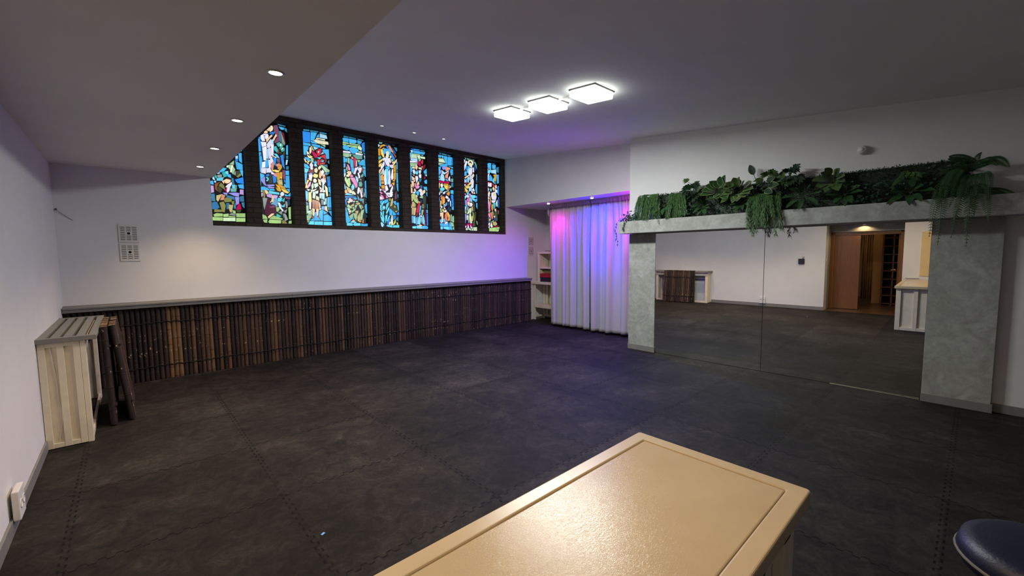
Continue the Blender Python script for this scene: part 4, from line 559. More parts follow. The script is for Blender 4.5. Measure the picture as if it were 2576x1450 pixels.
for wi, line in enumerate(ART.strip().split('\n')):
    x0 = OPX(wi); z0 = 2.105
    r = empty('window_%d' % (wi+1), (x0, GY, z0)); struct(r, WLAB[wi])
    m = MB(); m.box(.0,.002,.0,.45,.02,1.555); m.build('lead_panel', M['lead'], r)
    polys = []
    for s in line.split('|'):
        v = [float(q) for q in s[2:].split()]
        pts = [(min(.444,max(.005,v[k]/1000)), min(1.548,max(.006,v[k+1]/1000*.985))) for k in range(0,len(v),2)]
        polys.append((PAL[s[:2]], pts))  # topmost pieces use duller tints, painting the panes' fade into shade
    mn = min(p[0] for _, ps in polys for p in ps)
    rr = random.Random(wi)
    boxes = [(min(p[0] for p in ps)-.006, min(p[1] for p in ps)-.006, max(p[0] for p in ps)+.006, max(p[1] for p in ps)+.006) for _, ps in polys]
    if wi > 1 and mn > .035:
        z = .012
        while z < 1.5:
            h = rr.uniform(.1,.16); polys.append((PAL[rr.choice(['sb','sb','bl','lb','st'])], [(.008,z),(mn-.012,z),(mn-.012,min(1.54,z+h)),(.008,min(1.54,z+h))])); z += h+.012
    if wi < 2:
        z = 1.06 if wi == 0 else .9
        while z < 1.5:
            for k in range(3):
                a, b = .012+k*.145, .012+k*.145+.132
                if not any(q[0] < b and q[2] > a and q[1] < z+.11 and q[3] > z for q in boxes):
                    polys.append((PAL[rr.choice(['sb','bl','lb','gg','st'])], [(a,z),(b,z),(b,z+.11),(a,z+.11)]))
            z += .122
    m = MB(); cols = []
    for k, (c, ps) in enumerate(polys):
        ar = sum(ps[i][0]*ps[(i+1)%len(ps)][1]-ps[(i+1)%len(ps)][0]*ps[i][1] for i in range(len(ps)))
        if abs(ar) < 2e-6: continue
        if ar < 0: ps = ps[::-1]
        ps = grow(ps)
        n = len(ps); yf = -.004 - (k%7)*.0004
        cc = lin(c); jit = rr.uniform(.88,1.1); cc = tuple(q*jit for q in cc)
        m.add([(x,yf,z) for x,z in ps]+[(x,.004,z) for x,z in ps], [tuple(range(n))]+[((i+1)%n,i,n+i,n+(i+1)%n) for i in range(n)])
        cols += [cc]*(n+4*n)
    o = m.build('stained_glass', M['glass'], r)
    at = o.data.color_attributes.new('tint','FLOAT_COLOR','CORNER')
    if len(at.data) == len(cols):
        for q, cc in zip(at.data, cols): q.color = (*cc,1)
    else: print('COLOUR COUNT', wi, len(at.data), len(cols))

# ------------------------------------------------------------------ wall grilles
def grille(xc, zc, label):
    r = empty('vent_grille', (xc, D, zc))
    for s in (1,-1):
        m = MB(); za, zb = (.004,.232) if s > 0 else (-.232,-.004)
        m.box(-.096,-.010,za,.096,-.001,zb); p = m.build('plate', M['plastic'], r, bevel=.002)
        m = MB(); zm = (za+zb)/2
        for k in range(8):
            z = zm-.078+k*.0222
            for c in (-1,0,1):
                if c == 0 and k in (3,4): continue
                m.box(c*.056-.022,-.0112,z-.005,c*.056+.022,-.0095,z+.005)
        m.build('slot_shade_bars', M['slot'], p)  # raised dark bars, their colour stands for shade inside open slots
        m = MB(); m.lathe([(.0,.0095),(.016,.0095),(.016,.0125),(.0,.0125)],8,(0,0,zm),'y'); m.build('hole_shade_disc', M['dark'], p)  # dark disc painted as the shade of an open hole
    return tag(r, label, 'vent', 'double wall vent grilles')
grille(.037, 1.790, 'white double vent grille high on the wall left of the windows')
grille(7.212, 1.783, 'white double vent grille above the white shelf by the curtain')

# nail with a loose wire, smoke detector, power outlets, wall box
r = empty('wall_nail', (-.575, D, 2.167))
m = MB(); m.tube([(0,0,0),(0,-.03,.004)], .005, 8); m.lathe([(0,.03),(.012,.03),(.012,.034),(0,.034)],10,(0,0,.004),'y'); m.build('nail', M['black_cable'], r)
m = MB(); m.tube([(0,-.022,0),(.03,-.012,-.03),(.09,-.006,-.085),(.13,-.004,-.115)], .0022, 5); m.build('loose_wire', M['black_cable'], r)
tag(r, 'dark nail with a loose wire in the upper left corner', 'nail')
r = empty('smoke_detector', (BX, .918, 2.712))
m = MB(); m.lathe([(.0,0),(.050,0),(.050,-.018),(.046,-.024),(0,-.024)],28,(0,0,0),'x'); m.build('base', M['plastic'], r)
m = MB(); m.lathe([(.044,-.024),(.042,-.062),(.032,-.074),(.0,-.076)],28,(0,0,0),'x'); m.build('sensor_head', M['plastic'], r)
m = MB(); m.lathe([(.020,-.0735),(.020,-.078),(0,-.078)],20,(0,0,0),'x'); m.build('test_button', M['plastic'], r)
tag(r, 'small round white smoke detector on the wall above the greenery', 'smoke detector')
r = empty('power_outlet', (WX+.015, 3.755, .165))
m = MB(); m.box(0,-.078,-.088,.032,.078,.088); m.build('box', M['plastic'], r, bevel=.006)
for y in (-.036,.036):
    m = MB(); m.lathe([(0,.030),(.028,.030),(.028,.0345),(.022,.0345),(.022,.033),(0,.033)],20,(0,y,0),'x'); m.build('socket', M['plastic'], r)
tag(r, 'white double power outlet on the left wall just above the floor', 'power outlet')
r = empty('wall_planter', (WX, 2.885, 1.24))
m = MB(); m.box(.001,-.065,-.065,.05,.065,.065); m.build('box', M['black'], r, bevel=.004)
m = MB()
for a in (-.3,.1,.5): m.hexa([(.02,-.035+a*.02,.06),(.03,-.035+a*.02,.06),(.03,-.028+a*.02,.06),(.02,-.028+a*.02,.06),(.02,-.045+a*.06,.12),(.03,-.045+a*.06,.12),(.03,-.043+a*.06,.125),(.02,-.043+a*.06,.125)])
m.build('sprig', M['lf_mid'], r)
tag(r, 'small black wall box with a green sprig, seen in the mirror', 'wall planter')
r = empty('light_switch', (-.70, 2.386, 1.27))
m = MB(); m.box(-.04,-.012,-.04,.04,-.0005,.04); m.build('plate', M['plastic'], r, bevel=.003)
m = MB(); m.box(-.02,-.017,-.025,.02,-.012,.025); m.build('rocker', M['plastic'], r, bevel=.002)
tag(r, 'white light switch at the edge of the doorway niche', 'light switch')
m = MB(); m.box(WX+.001,.30,.925,WX+.016,.672,1.90)
tag(m.build('wall_panel', plain('pale_yellow_panel',(.70,.52,.25),.5,.04), bevel=.003), 'plain pale yellow panel on the wall above the counter, seen in the mirror', 'panel')
m = MB(); m.box(WX+.001,.68,.872,WX+.02,.90,.886)
tag(m.build('wall_rail', M['plastic'], bevel=.003), 'short white rail on the wall behind the counter, seen in the mirror', 'rail')
m = MB(); m.box(-.011,-.007,0,.011,.007,.003); o = m.build('paper_scrap', M['paper'], loc=(.738,2.453,.001)); o.rotation_euler = (0,0,.5)
tag(o, 'tiny blue paper scrap lying on the floor mats', 'scrap')

# ------------------------------------------------------------------ doorway behind (seen in the mirror)
r = struct(empty('door_1', (-1.2, 1.67, 0)), 'brown wooden doorway with its right leaf open, seen in the mirror')
oy = -1.67
m = MB(); m.box(-.03,2.30+oy,0,.03,2.383+oy,1.93); m.box(-.03,.958+oy,0,.03,1.05+oy,1.93); m.box(-.03,1.05+oy,1.88,.03,2.30+oy,1.962); m.build('frame', M['wood_frame'], r, bevel=.004)
m = MB(); m.box(-.02,1.785+oy,.012,.018,2.298+oy,1.878); m.build('door_leaf', M['wood_door'], r, bevel=.003)
p = empty('open_leaf', (0,0,0)); p.parent = r
bpy.data.objects.remove(p)
m = MB(); m.hexa([(-.05,1.09+oy,.012),(-.03,1.052+oy,.012),(-.50,.93+oy,.012),(-.52,.965+oy,.012),(-.05,1.09+oy,1.878),(-.03,1.052+oy,1.878),(-.50,.93+oy,1.878),(-.52,.965+oy,1.878)])
lf = m.build('open_door_leaf', M['wood_door'], r, bevel=.002)
m = MB(); m.tube([(-.02,1.13+oy,1.02),(.02,1.13+oy,1.02),(.045,1.13+oy,1.02),(.05,1.19+oy,1.02)], .011, 8); m.lathe([(0,-.02),(.024,-.02),(.024,-.012),(0,-.012)],16,(0,1.13+oy,1.02),'x'); m.build('handle', M['brass'], lf)
# hall curtain, board and rack
m = MB(); N = 60; vs = []; fs = []
for j, z in enumerate((.10,1.0,1.95)):
    for k in range(N+1):
        u = k/N; vs.append((-3.0+.035*math.sin(u*34)+.02*math.sin(u*13), 1.70+.26*u, z))
for j in range(2):
    for k in range(N): fs.append((j*(N+1)+k, j*(N+1)+k+1, (j+1)*(N+1)+k+1, (j+1)*(N+1)+k))
m.add(vs, fs, 0, True); o = m.build('hall_curtain', plain('tan_hall_curtain',(.46,.30,.14),.9,.1,8)); s = o.modifiers.new('s','SOLIDIFY'); s.thickness = .01
tag(o, 'tan curtain hanging in the hall beyond the doorway', 'curtain')
m = MB(); m.box(-2.92,1.52,.002,-2.88,1.70,1.92); tag(m.build('wooden_board', M['pale_wood'], bevel=.004), 'pale upright wooden board beside the hall curtain', 'board')
r = empty('wine_rack', (-2.75,1.30,0))
m = MB()
for y in (1.06,1.27,1.48): m.box(-.16,y-1.30-.016,0,.12,y-1.30+.016,1.9)
for k in range(9): m.box(-.16,1.06-1.30,.03+k*.22,.12,1.48-1.30,.05+k*.22)
m.build('frame', M['wood_door'], r)
m = MB(); m.box(-.18,1.05-1.30,.0,-.16,1.49-1.30,1.9); m.build('back_panel', M['dark'], r)
tag(r, 'dark open shelf rack in the hall beyond the doorway', 'rack')

# ------------------------------------------------------------------ curtain
def curtain(ya, yb, seed, label, zt=2.645, knot=False, lean=0):
    r_ = random.Random(seed); m = MB(); N = int((yb-ya)*190); Z = 40
    # irregular fold phases
    ph = []; a = 0
    per = r_.uniform(.085,.15)
    for k in range(N+1):
        if k % 24 == 0: per = r_.uniform(.09,.27)
        a += 2*PI*((yb-ya)/N)/per; ph.append(a)
    amp = []; cur = 1.0
    ph2 = [r_.uniform(0,6) for _ in range(4)]
    vs = []; fs = []
    for j in range(Z+1):
        t = j/Z; z = zt - (zt-.045)*t
        for k in range(N+1):
            u = k/N; y = ya+(yb-ya)*u
            low = .040*math.sin(ph[k])*(.75+.35*math.sin(y*5+ph2[0]))
            soft = .030*math.sin(ph[k]*.5+ph2[1]+.5*t)+.018*math.sin(y*7+ph2[2]+t*2)
            tight = .012*math.sin(ph[k]*2.0)+.010*math.sin(ph[k]*3.1+1)
            w = min(1, t*3.2)
            x = 6.885 + low*(.35+.65*w) + soft*w + tight*(1-w)
            if t < .03: x = 6.885 + tight*.6
            yy = y + .012*math.cos(ph[k])*w + lean*t*(1-u)
            edge = 0
            zz = z
            if t > .97: zz = z + .010*math.sin(y*3+ph2[3])
            vs.append((x, yy, zz))
    for j in range(Z):
        for k in range(N): fs.append((j*(N+1)+k, (j+1)*(N+1)+k, (j+1)*(N+1)+k+1, j*(N+1)+k+1))
    m.add(vs, fs, 0, True)
    base = empty('curtain', (6.885, (ya+yb)/2, 0))
    m.v = [(x-6.885, y-(ya+yb)/2, z) for x,y,z in m.v]
    o = m.build('cloth', M['curtain'], base); s = o.modifiers.new('solid','SOLIDIFY'); s.thickness = .004
    # heading tape
    h = MB(); vs = []; fs = []
    for j, z in enumerate((2.645,2.572)):
        for k in range(N+1):
            y = ya+(yb-ya)*k/N; vs.append((-.030+.008*math.sin(ph[k]*2), y-(ya+yb)/2, z))
    for k in range(N): fs.append((k, N+1+k, N+2+k, k+1))
    h.add(vs, fs, 0, True); o = h.build('heading', M['curtain'], base); s = o.modifiers.new('solid','SOLIDIFY'); s.thickness = .003
    if knot:
        k_ = MB(); hy = (yb-ya)/2
        k_.add([(-.03,hy-.02,2.62),(-.05,hy+.045,2.50),(-.055,hy+.01,2.44),(-.05,hy-.03,2.40),(-.06,hy-.04,2.55),(-.02,hy+.01,2.58)],[(0,1,5),(0,4,1),(4,2,1),(4,3,2),(5,1,2)],0,True)
        o = k_.build('folded_corner', M['curtain'], base); s = o.modifiers.new('solid','SOLIDIFY'); s.thickness = .004
    return tag(base, label, 'curtain', 'white floor-length curtains')
curtain(5.222, 6.33, 3, 'white floor-length curtain, left panel, next to the white shelf', knot=True)
curtain(3.905, 5.198, 8, 'white floor-length curtain, right panel, behind the narrow plaster pillar')
m = MB(); m.box(6.872,3.90,2.648,6.898,6.42,2.659)
tag(m.build('curtain_rail', M['plastic'], bevel=.002), 'thin white rail the curtains hang from', 'curtain rail')

# ------------------------------------------------------------------ white shelves by the curtain
r = empty('shelf_unit', (7.45,6.72,0)); ox, oy = 7.45, 6.72
def sb_(m,x0,y0,z0,x1,y1,z1): m.box(x0-ox,y0-oy,z0,x1-ox,y1-oy,z1)
m = MB(); sb_(m,7.245,6.20,.868,7.66,7.235,.930); m.build('top_board', M['white_paint'], r, bevel=.004)
m = MB(); sb_(m,7.265,6.22,.300,7.64,7.20,.372); m.build('shelf_board', M['white_paint'], r, bevel=.004)
for x in (7.275,7.60):
    for y in (6.23,7.175):
        m = MB(); sb_(m,x,y,0,x+.035,y+.035,.868); m.build('leg', M['white_paint'], r, bevel=.003)
m = MB()
for k in range(7): sb_(m,7.64,6.25+k*.14,.06,7.655,6.33+k*.14,.868)
m.build('back_slats', M['white_paint'], r, bevel=.002)
m = MB(); sb_(m,7.30,7.18,.06,7.60,7.20,.10); sb_(m,7.60,6.26,.06,7.62,7.17,.10); m.build('foot_rail', M['white_paint'], r, bevel=.002)
tag(r, 'white low shelf unit between the bamboo and the curtain', 'shelf')
r = empty('crate_shelf', (7.46,6.70,.93)); ox, oy = 7.46, 6.70
m = MB()
for y in (6.30,7.045): sb_(m,7.30,y,.0,7.62,y+.045,.715)
m.build('side_panel', M['white_paint'], r, bevel=.003)
m = MB(); sb_(m,7.29,6.30,.665,7.63,7.115,.714); m.build('top_board', M['white_paint'], r, bevel=.003)
m = MB(); sb_(m,7.30,6.345,.312,7.62,7.045,.352); m.build('shelf_board', M['white_paint'], r, bevel=.003)
m = MB()
for k in range(6): sb_(m,7.62,6.32+k*.125,.0,7.632,6.40+k*.125,.70)
m.build('back_slats', M['white_paint'], r, bevel=.002)
m = MB(); sb_(m,7.30,7.09,.0,7.34,7.115,.715); m.build('edge_strip', M['white_paint'], r, bevel=.003)
tag(r, 'white upper crate shelf standing on the low shelf unit', 'shelf')
def folded(name, x0,y0,z0,x1,y1,z1,mat,label):
    m = MB(); n = max(1, round((z1-z0)/.03)); h = (z1-z0)/n
    for k in range(n): m.box(x0+.004*(k%2),y0,z0+k*h+.001,x1,y1-.006*(k%2),z0+(k+1)*h-.001)
    return tag(m.build(name, M[mat], bevel=.008, seg=3), label, 'cloth', 'folded cloths on the crate shelf')
folded('folded_cloth',7.305,6.40,.9315,7.60,7.03,1.035,'navy_cloth','folded navy cloth at the bottom of the crate shelf')
folded('folded_cloth',7.300,6.40,1.036,7.60,7.04,1.128,'red_cloth','folded red cloth lying on the navy cloth')
folded('folded_cloth',7.345,6.40,1.129,7.60,6.96,1.195,'olive_cloth','folded olive cloth lying on the red cloth')
r = empty('round_speaker', (7.42,6.62,1.283))
m = MB(); m.lathe([(0,-.05),(.075,-.05),(.082,-.04),(.082,.05),(0,.05)],28,(0,0,.084),'x'); m.build('body', M['black'], r)
m = MB(); m.lathe([(.06,-.051),(.03,-.044),(0,-.042)],24,(0,0,.084),'x'); m.build('cone', M['black_cable'], r)
tag(r, 'round black speaker in the upper crate compartment', 'speaker')
m = MB(); pts = []
for k in range(40):
    q = k/39; pts.append((7.40+.03*math.sin(q*17), 6.56+.36*q, 1.6515+.012*abs(math.sin(q*9))))
m.tube(pts, .006, 6)
pts = [(7.42, 6.66+.05*math.cos(a), 1.702+.05*math.sin(a)) for a in [PI*2*k/20 for k in range(20)]]
m.tube(pts, .005, 6)
tag(m.build('coiled_cable', M['black']), 'black coiled cable lying on top of the crate shelf', 'cable')

# ------------------------------------------------------------------ greenery on the beam
def leaf(m, p, d, up, L, W, droop=.25, fold=.25, mi=0, edge=None, n=7, shape='oval', wave=0):
    """a curved, folded leaf blade with an optional differently coloured margin"""
    d = Vector(d).normalized(); up = Vector(up); s = d.cross(up)
    if s.length < 1e-4: s = d.cross(Vector((1,0,.3)))
    s.normalize(); u = s.cross(d).normalized()
    cols = [-1,-.78,0,.78,1] if edge is not None else [-1,0,1]
    vs = []; fs = []; mis = []
    p = Vector(p)
    for i in range(n+1):
        t = i/n
        if shape == 'oval': w = math.sin(PI*min(1,t**.75))**.8 if 0 < t < 1 else 0
        elif shape == 'strap': w = (1-(2*t-1)**4)*.9 if 0 < t < 1 else 0
        else: w = math.sin(PI*t**.6) if 0 < t < 1 else 0
        w = max(w, .02)*W*.5
        c = p + d*(L*t*(1-.12*droop*t)) - Vector((0,0,1))*(droop*L*t*t*.6)
        for q in cols:
            vs.append(c + s*(q*w) + u*(abs(q)*w*fold + wave*W*math.sin(t*14+q*3)*.06))
    k = len(cols)
    o = len(m.v); m.v += [tuple(v) for v in vs]
    for i in range(n):
        for j in range(k-1):
            e = edge is not None and j in (0, k-2)
            m.f.append([o+i*k+j, o+i*k+j+1, o+(i+1)*k+j+1, o+(i+1)*k+j]); m.m.append(edge if e else mi); m.sm.append(True)
def stem(m, p, d, L, rad=.003, droop=.2, mi=1):
    d = Vector(d).normalized(); pts = [Vector(p)+d*(L*t)-Vector((0,0,droop*L*t*t)) for t in (0,.35,.7,1)]
    m.tube(pts, rad, 5, mi, caps=False); return pts[-1]
def rnd_dir(g, out=1.0, upb=.3, spread=1.0):
    return Vector((-out*g.uniform(.35,1), g.uniform(-spread,spread), g.uniform(-.5,.7)+upb)).normalized()
def finish(m, st, name, base, leafmats, label, cat, group):
    r = empty(name, base); b = Vector(base)
    m.v = [tuple(Vector(v)-b) for v in m.v]; m.build('leaves', leafmats, r)
    if st and st.v:
        st.v = [tuple(Vector(v)-b) for v in st.v]; st.build('stems', M['stem'], r)
    return tag(r, label, cat, group)
GRP = 'artificial plants on the beam'
WXP = 6.06
def rosette(name, y, z, n, L, W, seed, label, mats, edge=None, shape='oval', droop=.35, upb=.25, depth=6.05, fan=1.0, fold=.22):
    g = random.Random(seed); m = MB(); st = MB(); b = (depth, y, z)
    for k in range(n):
        a = 2*PI*(k+g.uniform(-.25,.25))/n
        d = Vector((-.55-g.uniform(0,.5), math.cos(a)*fan, math.sin(a)*.8+upb)).normalized()
        l = L*g.uniform(.8,1.15)
        e = stem(st, b, d, l*.4, .0035, .1, 0)
        leaf(m, e, d, (-1,0,.8), l, W*g.uniform(.85,1.1), droop*g.uniform(.6,1.4), fold, 0, edge, shape=shape)
    return finish(m, st, name, b, mats, label, 'plant', GRP)
def palmate(name, y, z, n, seed, label, mats, depth=6.04, size=.13):
    g = random.Random(seed); m = MB(); st = MB(); b = (depth+.03, y, z)
    for k in range(n):
        d = Vector((-g.uniform(.3,.9), g.uniform(-1,1), g.uniform(-.35,1.1))).normalized()
        e = stem(st, b, d, g.uniform(.06,.15), .003, .15, 0)
        s = Vector((0,1,0)) if abs(d.y) < .7 else Vector((1,0,0))
        sd = d.cross(Vector((-1,0,.4))).normalized()
        for q in (-1.1,-.72,-.36,0,.36,.72,1.1):
            dd = (d*math.cos(q)+sd*math.sin(q)).normalized()
            l = size*(1-.28*abs(q))*g.uniform(.85,1.1)
            leaf(m, e, dd, (-1,0,.5), l, l*.30, .5, .15, 0, n=5)
    return finish(m, st, name, b, mats, label, 'plant', GRP)
def frond(m, st, p, d, L, pl=.05, droop=.8, n=22, pw=.0085, mi=0, curlx=0):
    d = Vector(d).normalized(); p = Vector(p); pts = []
    for i in range(n+1):
        t = i/n; pts.append(p + d*(L*t) - Vector((0,0,1))*(droop*L*t*t))
    st.tube(pts[::2] if n % 2 == 0 else pts, .0022, 4, 0, caps=False)
    for i in range(1, n+1):
        t = i/n; T = (pts[i]-pts[i-1]).normalized()
        s = T.cross(Vector((-1,.15,.5)))
        if s.length < .05: s = T.cross(Vector((0,1,0)))
        s.normalize()
        l = pl*(math.sin(PI*(.12+.86*t)))**.7
        for sg in (-1,1):
            dd = (s*sg + T*.45).normalized()
            leaf(m, pts[i], dd, (-1,0,.6), max(.006,l), pw, .35, .1, mi, n=3)
def fern(name, y, z, n, L, seed, label, mats, depth=6.03, pl=.05, droop=.8, arc=(-.2,PI+.2), out=.6, extra=()):
    g = random.Random(seed); m = MB(); st = MB(); b = (depth, y, z)
    for k in range(n):
        a = arc[0]+(arc[1]-arc[0])*(k+g.uniform(.2,.8))/n
        d = Vector((-out*g.uniform(.5,1.2), math.cos(a), math.sin(a)))
        frond(m, st, b, d, L*g.uniform(.75,1.1), pl, droop*g.uniform(.7,1.3), 18)
    for p, d, l, dr in extra: frond(m, st, p, d, l, pl*1.25, dr, 34); frond(m, st, Vector(p)+Vector((.005,.025,0)), Vector(d)+Vector((.05,.12,0)), l*.85, pl*1.1, dr, 30)
    return finish(m, st, name, b, mats, label, 'fern', GRP)
def needle_fern(name, strands, seed, label, mats, cat='fern'):
    """feathery hanging strands: (root, length, outward, sideways)"""
    g = random.Random(seed); m = MB(); st = MB(); b = strands[0][0]
    for (p, L, outw, side) in strands:
        p = Vector(p); pts = []; n = 26; dx, dy = outw*g.uniform(.7,1.2), side+g.uniform(-.05,.05)
        for i in range(n+1):
            t = i/n; pts.append(p + Vector((-dx*(1-(1-t)**2.5), dy*t, .05*math.sin(PI*t)*(1-t)-L*t**1.5)))
        st.tube(pts[::2], .0018, 4, 0, caps=False)
        for i in range(1, n+1):
            T = (pts[i]-pts[i-1]).normalized()
            for q in range(11):
                a = g.uniform(0,2*PI); dd = Vector((math.cos(a)*.7-.2, math.sin(a), g.uniform(-.8,.35)))+T*.5
                leaf(m, pts[i]+T*g.uniform(-.012,.012), dd, (-1,.2,.6), g.uniform(.022,.058), .0055, .9, .1, 0, n=2, shape='strap')
    return finish(m, st, name, b, mats, label, cat, GRP)
def ivy(name, pts0, n, seed, label, spread, mats, size=.045, trails=()):
    g = random.Random(seed); m = MB(); st = MB(); b = pts0
    for k in range(n):
        p = Vector(b)+Vector((-abs(g.gauss(0,.025)), g.gauss(0,spread[0]), g.gauss(0,spread[1])))
        if p.z < 2.106: p.z = 2.106+g.uniform(0,.03)
        d = Vector((-g.uniform(.4,1), g.uniform(-.8,.8), g.uniform(-.7,.5)))
        stem(st, p+Vector((.03,0,0)), (-1,0,.1), .03, .0015, 0, 0)
        leaf(m, p, d, (-1,0,.7), size*g.uniform(.7,1.3), size*.75*g.uniform(.8,1.1), .4, .15, 0, n=4, shape='spade')
    for tr in trails:
        st.tube(tr, .0022, 5, 0, caps=False)
        for i in range(1, len(tr)):
            a, c = Vector(tr[i-1]), Vector(tr[i])
            for q in (0,.5):
                p = a.lerp(c, q); d = Vector((g.uniform(-.7,.2), g.uniform(-1,1), -1.0))
                leaf(m, p, d, (-1,0,.3), size*g.uniform(.9,1.6), size*.6, .3, .15, 0, n=4, shape='spade')
    return finish(m, st, name, b, mats, label, 'ivy', GRP)

# clipped boxwood mat behind the plants
g = random.Random(5); r = empty('boxwood_mat', (6.12, 1.73, 2.10))
m = MB(); m.box(-.02,-1.60,0,.029,1.62,.375); m.build('backing', M['lf_dark'], r)
m = MB()
for k in range(8200):
    if k % 5 == 0: p = Vector((g.uniform(-.06,.02), g.uniform(-1.62,1.64), .372+g.uniform(-.008,.012)+.006*math.sin(k)))
    else: p = Vector((-.025-g.uniform(0,.042), g.uniform(-1.62,1.64), g.uniform(.006,.378)))
    d = Vector((-g.uniform(.1,1), g.uniform(-1,1), g.uniform(-.5,1.0)))
    l = g.uniform(.016,.028)
    leaf(m, p, d, (-.6,g.uniform(-.6,.6),.8), l, l*.62, .2, .15, 0 if g.random() < .88 else 1, n=2)
m.build('clipped_leaves', [M['lf_dark'], M['lf_mid']], r)
tag(r, 'long clipped dark green boxwood mat standing on the plaster beam', 'boxwood mat')

needle_fern('hanging_fern', [((6.05,3.61-.0135*k,2.45+.045*math.sin(k*2.1)), .30+.07*math.sin(k*1.7), .06+.035*(k%4), .05*math.sin(k*2.7)) for k in range(24)], 1, 'feathery light green fern cascading at the left end of the boxwood mat', [M['lf_fern']])
ivy('trailing_ivy', (5.99,3.73,2.14), 130, 2, 'ivy creeping over the left end of the beam with a strand hanging by the curtain', (.12,.045), [M['lf_ivy']],
    trails=[[(5.96,3.90,2.12),(5.90,3.965,2.08),(5.885,3.975,1.98),(5.89,3.955,1.88),(5.93,3.955,1.80),(5.93,3.95,1.70)], [(5.95,3.84,2.11),(5.90,3.82,2.09),(5.895,3.83,2.02),(5.898,3.82,1.97)]])
needle_fern('hanging_fern', [((6.045,3.10-.014*k,2.41+.05*math.cos(k*1.9)), .29+.05*math.sin(k*2.2), .06+.035*(k%3), .05*math.sin(k*1.3)) for k in range(15)], 3, 'feathery green fern hanging left of the palmate plant, second from the left', [M['lf_fern']])
palmate('palmate_plant', 2.80, 2.46, 11, 4, 'dark palmate plant with pointed lobes left of the variegated hosta', [M['lf_dark']], size=.15)
palmate('palmate_plant', 2.77, 2.52, 3, 14, 'yellow-green palmate sprig rising above the dark palmate plant', [M['lf_pale']], size=.10)
rosette('variegated_hosta', 2.40, 2.42, 15, .19, .125, 5, 'hosta with large cream-edged leaves, tallest left of the middle', [M['lf_mid'], M['lf_edge']], edge=1, upb=.35, depth=6.06)
rosette('variegated_hosta', 2.16, 2.40, 14, .18, .12, 6, 'hosta with cream-edged leaves right beside the tallest hosta', [M['lf_pale'], M['lf_edge']], edge=1, upb=.2, depth=6.05)
g = random.Random(3); m = MB(); st = MB(); b = (6.06,1.93,2.40)
for d, l, a in (((-.15,.30,1),.19,.20),((-.5,-.85,.55),.17,.14),((-.6,-1,.15),.2,.14),((-.7,-.8,-.25),.17,.13)):
    e = stem(st, b, d, a, .0035, .05, 0); leaf(m, e, d, (-1,0,.3), l*.92, .088, .25, .25, 0, 1)
finish(m, st, 'single_hosta', b, [M['lf_dark'], M['lf_edge']], 'hosta with one lone upright leaf against the white wall', 'plant', GRP)
palmate('palmate_plant', 1.78, 2.47, 10, 7, 'pale green lobed plant above the long trailing fern', [M['lf_pale']], size=.13)
palmate('palmate_plant', 1.60, 2.52, 12, 8, 'very dark palmate plant standing highest, right of the lone upright leaf', [M['lf_dark']], size=.125)
needle_fern('trailing_fern', [((6.02,2.00-.017*k,2.33-.025*(k%3)), (.46 if k % 3 == 0 else .30)+.06*math.sin(k*1.4), .15+.025*(k%2), -.04+.05*math.sin(k*2.3)) for k in range(19)], 9, 'bright green feathery fern trailing over the beam edge into the mirror', [M['lf_fern']])
rosette('broadleaf_plant', 1.16, 2.40, 9, .17, .105, 10, 'pale green broadleaf plant peaking above the boxwood right of the middle', [M['lf_pale']], upb=.3, depth=6.05)
rosette('strap_plant', 1.43, 2.26, 8, .17, .055, 11, 'strap-leaved rosette below and left of the pale broadleaf plant', [M['lf_mid']], shape='strap', upb=.12, depth=6.03)
rosette('glossy_plant', 1.04, 2.235, 8, .15, .065, 12, 'glossy green rosette below the pale broadleaf plant', [M['lf_mid']], upb=.12, depth=6.03)
rosette('glossy_plant', 2.62, 2.235, 9, .12, .055, 15, 'small glossy rosette below the dark palmate plant', [M['lf_mid']], upb=.12, depth=6.03)
rosette('glossy_plant', 2.12, 2.235, 9, .12, .055, 16, 'small glossy rosette at the beam below the two hostas', [M['lf_mid']], upb=.12, depth=6.03)
rosette('glossy_plant', 3.22, 2.30, 7, .14, .06, 17, 'small glossy rosette between the two leftmost hanging ferns', [M['lf_mid']], upb=.12, depth=6.03)
ivy('ivy_clump', (6.02,2.85,2.24), 60, 18, 'blue-green ivy clump low on the boxwood under the dark palmate plant', (.10,.05), [M['lf_ivy']])
ivy('ivy_clump', (6.02,1.88,2.33), 40, 19, 'blue-green ivy clump right behind the top of the trailing fern', (.07,.05), [M['lf_ivy']])
ivy('ivy_clump', (6.02,.80,2.23), 90, 20, 'blue-green ivy clump between the two right-hand glossy rosettes', (.13,.06), [M['lf_ivy']])
ivy('ivy_clump', (6.02,.28,2.25), 80, 23, 'blue-green ivy clump left of the large drooping fern', (.10,.08), [M['lf_ivy']])
fern('small_fern', .52, 2.36, 9, .15, 21, 'small green fern high on the boxwood mat toward the right end', [M['lf_fern']], pl=.032, droop=.9, out=.8)
rosette('glossy_plant', .50, 2.20, 8, .16, .065, 22, 'glossy green rosette directly below the small fern', [M['lf_mid']], upb=.12, depth=6.03)
fern('drooping_fern', .09, 2.34, 15, .27, 24, 'large drooping fern at the right end with fronds hanging over the beam', [M['lf_mid']], pl=.042, droop=.45, arc=(-1.2,PI*.78), out=.55,
     extra=[((5.99,.05,2.30),(-.5,.06,.2),.30,2.1),((5.97,.25,2.20),(-.6,.03,.05),.22,2.6),((5.98,.03,2.2),(-.45,-.15,.1),.27,1.5),((5.98,.06,2.2),(-.42,.02,.0),.30,1.9),((6.0,.02,2.15),(-.3,-1,.1),.24,.4),((5.97,.08,2.3),(-.55,.15,.1),.24,1.6),((5.97,.0,2.3),(-.55,-.1,.2),.26,1.3),((5.97,.12,2.36),(-.5,.3,.2),.24,1.4),((5.99,.0,2.4),(-.4,-.5,.5),.24,.9),((6.0,.05,2.42),(-.2,.9,.75),.24,.3)])

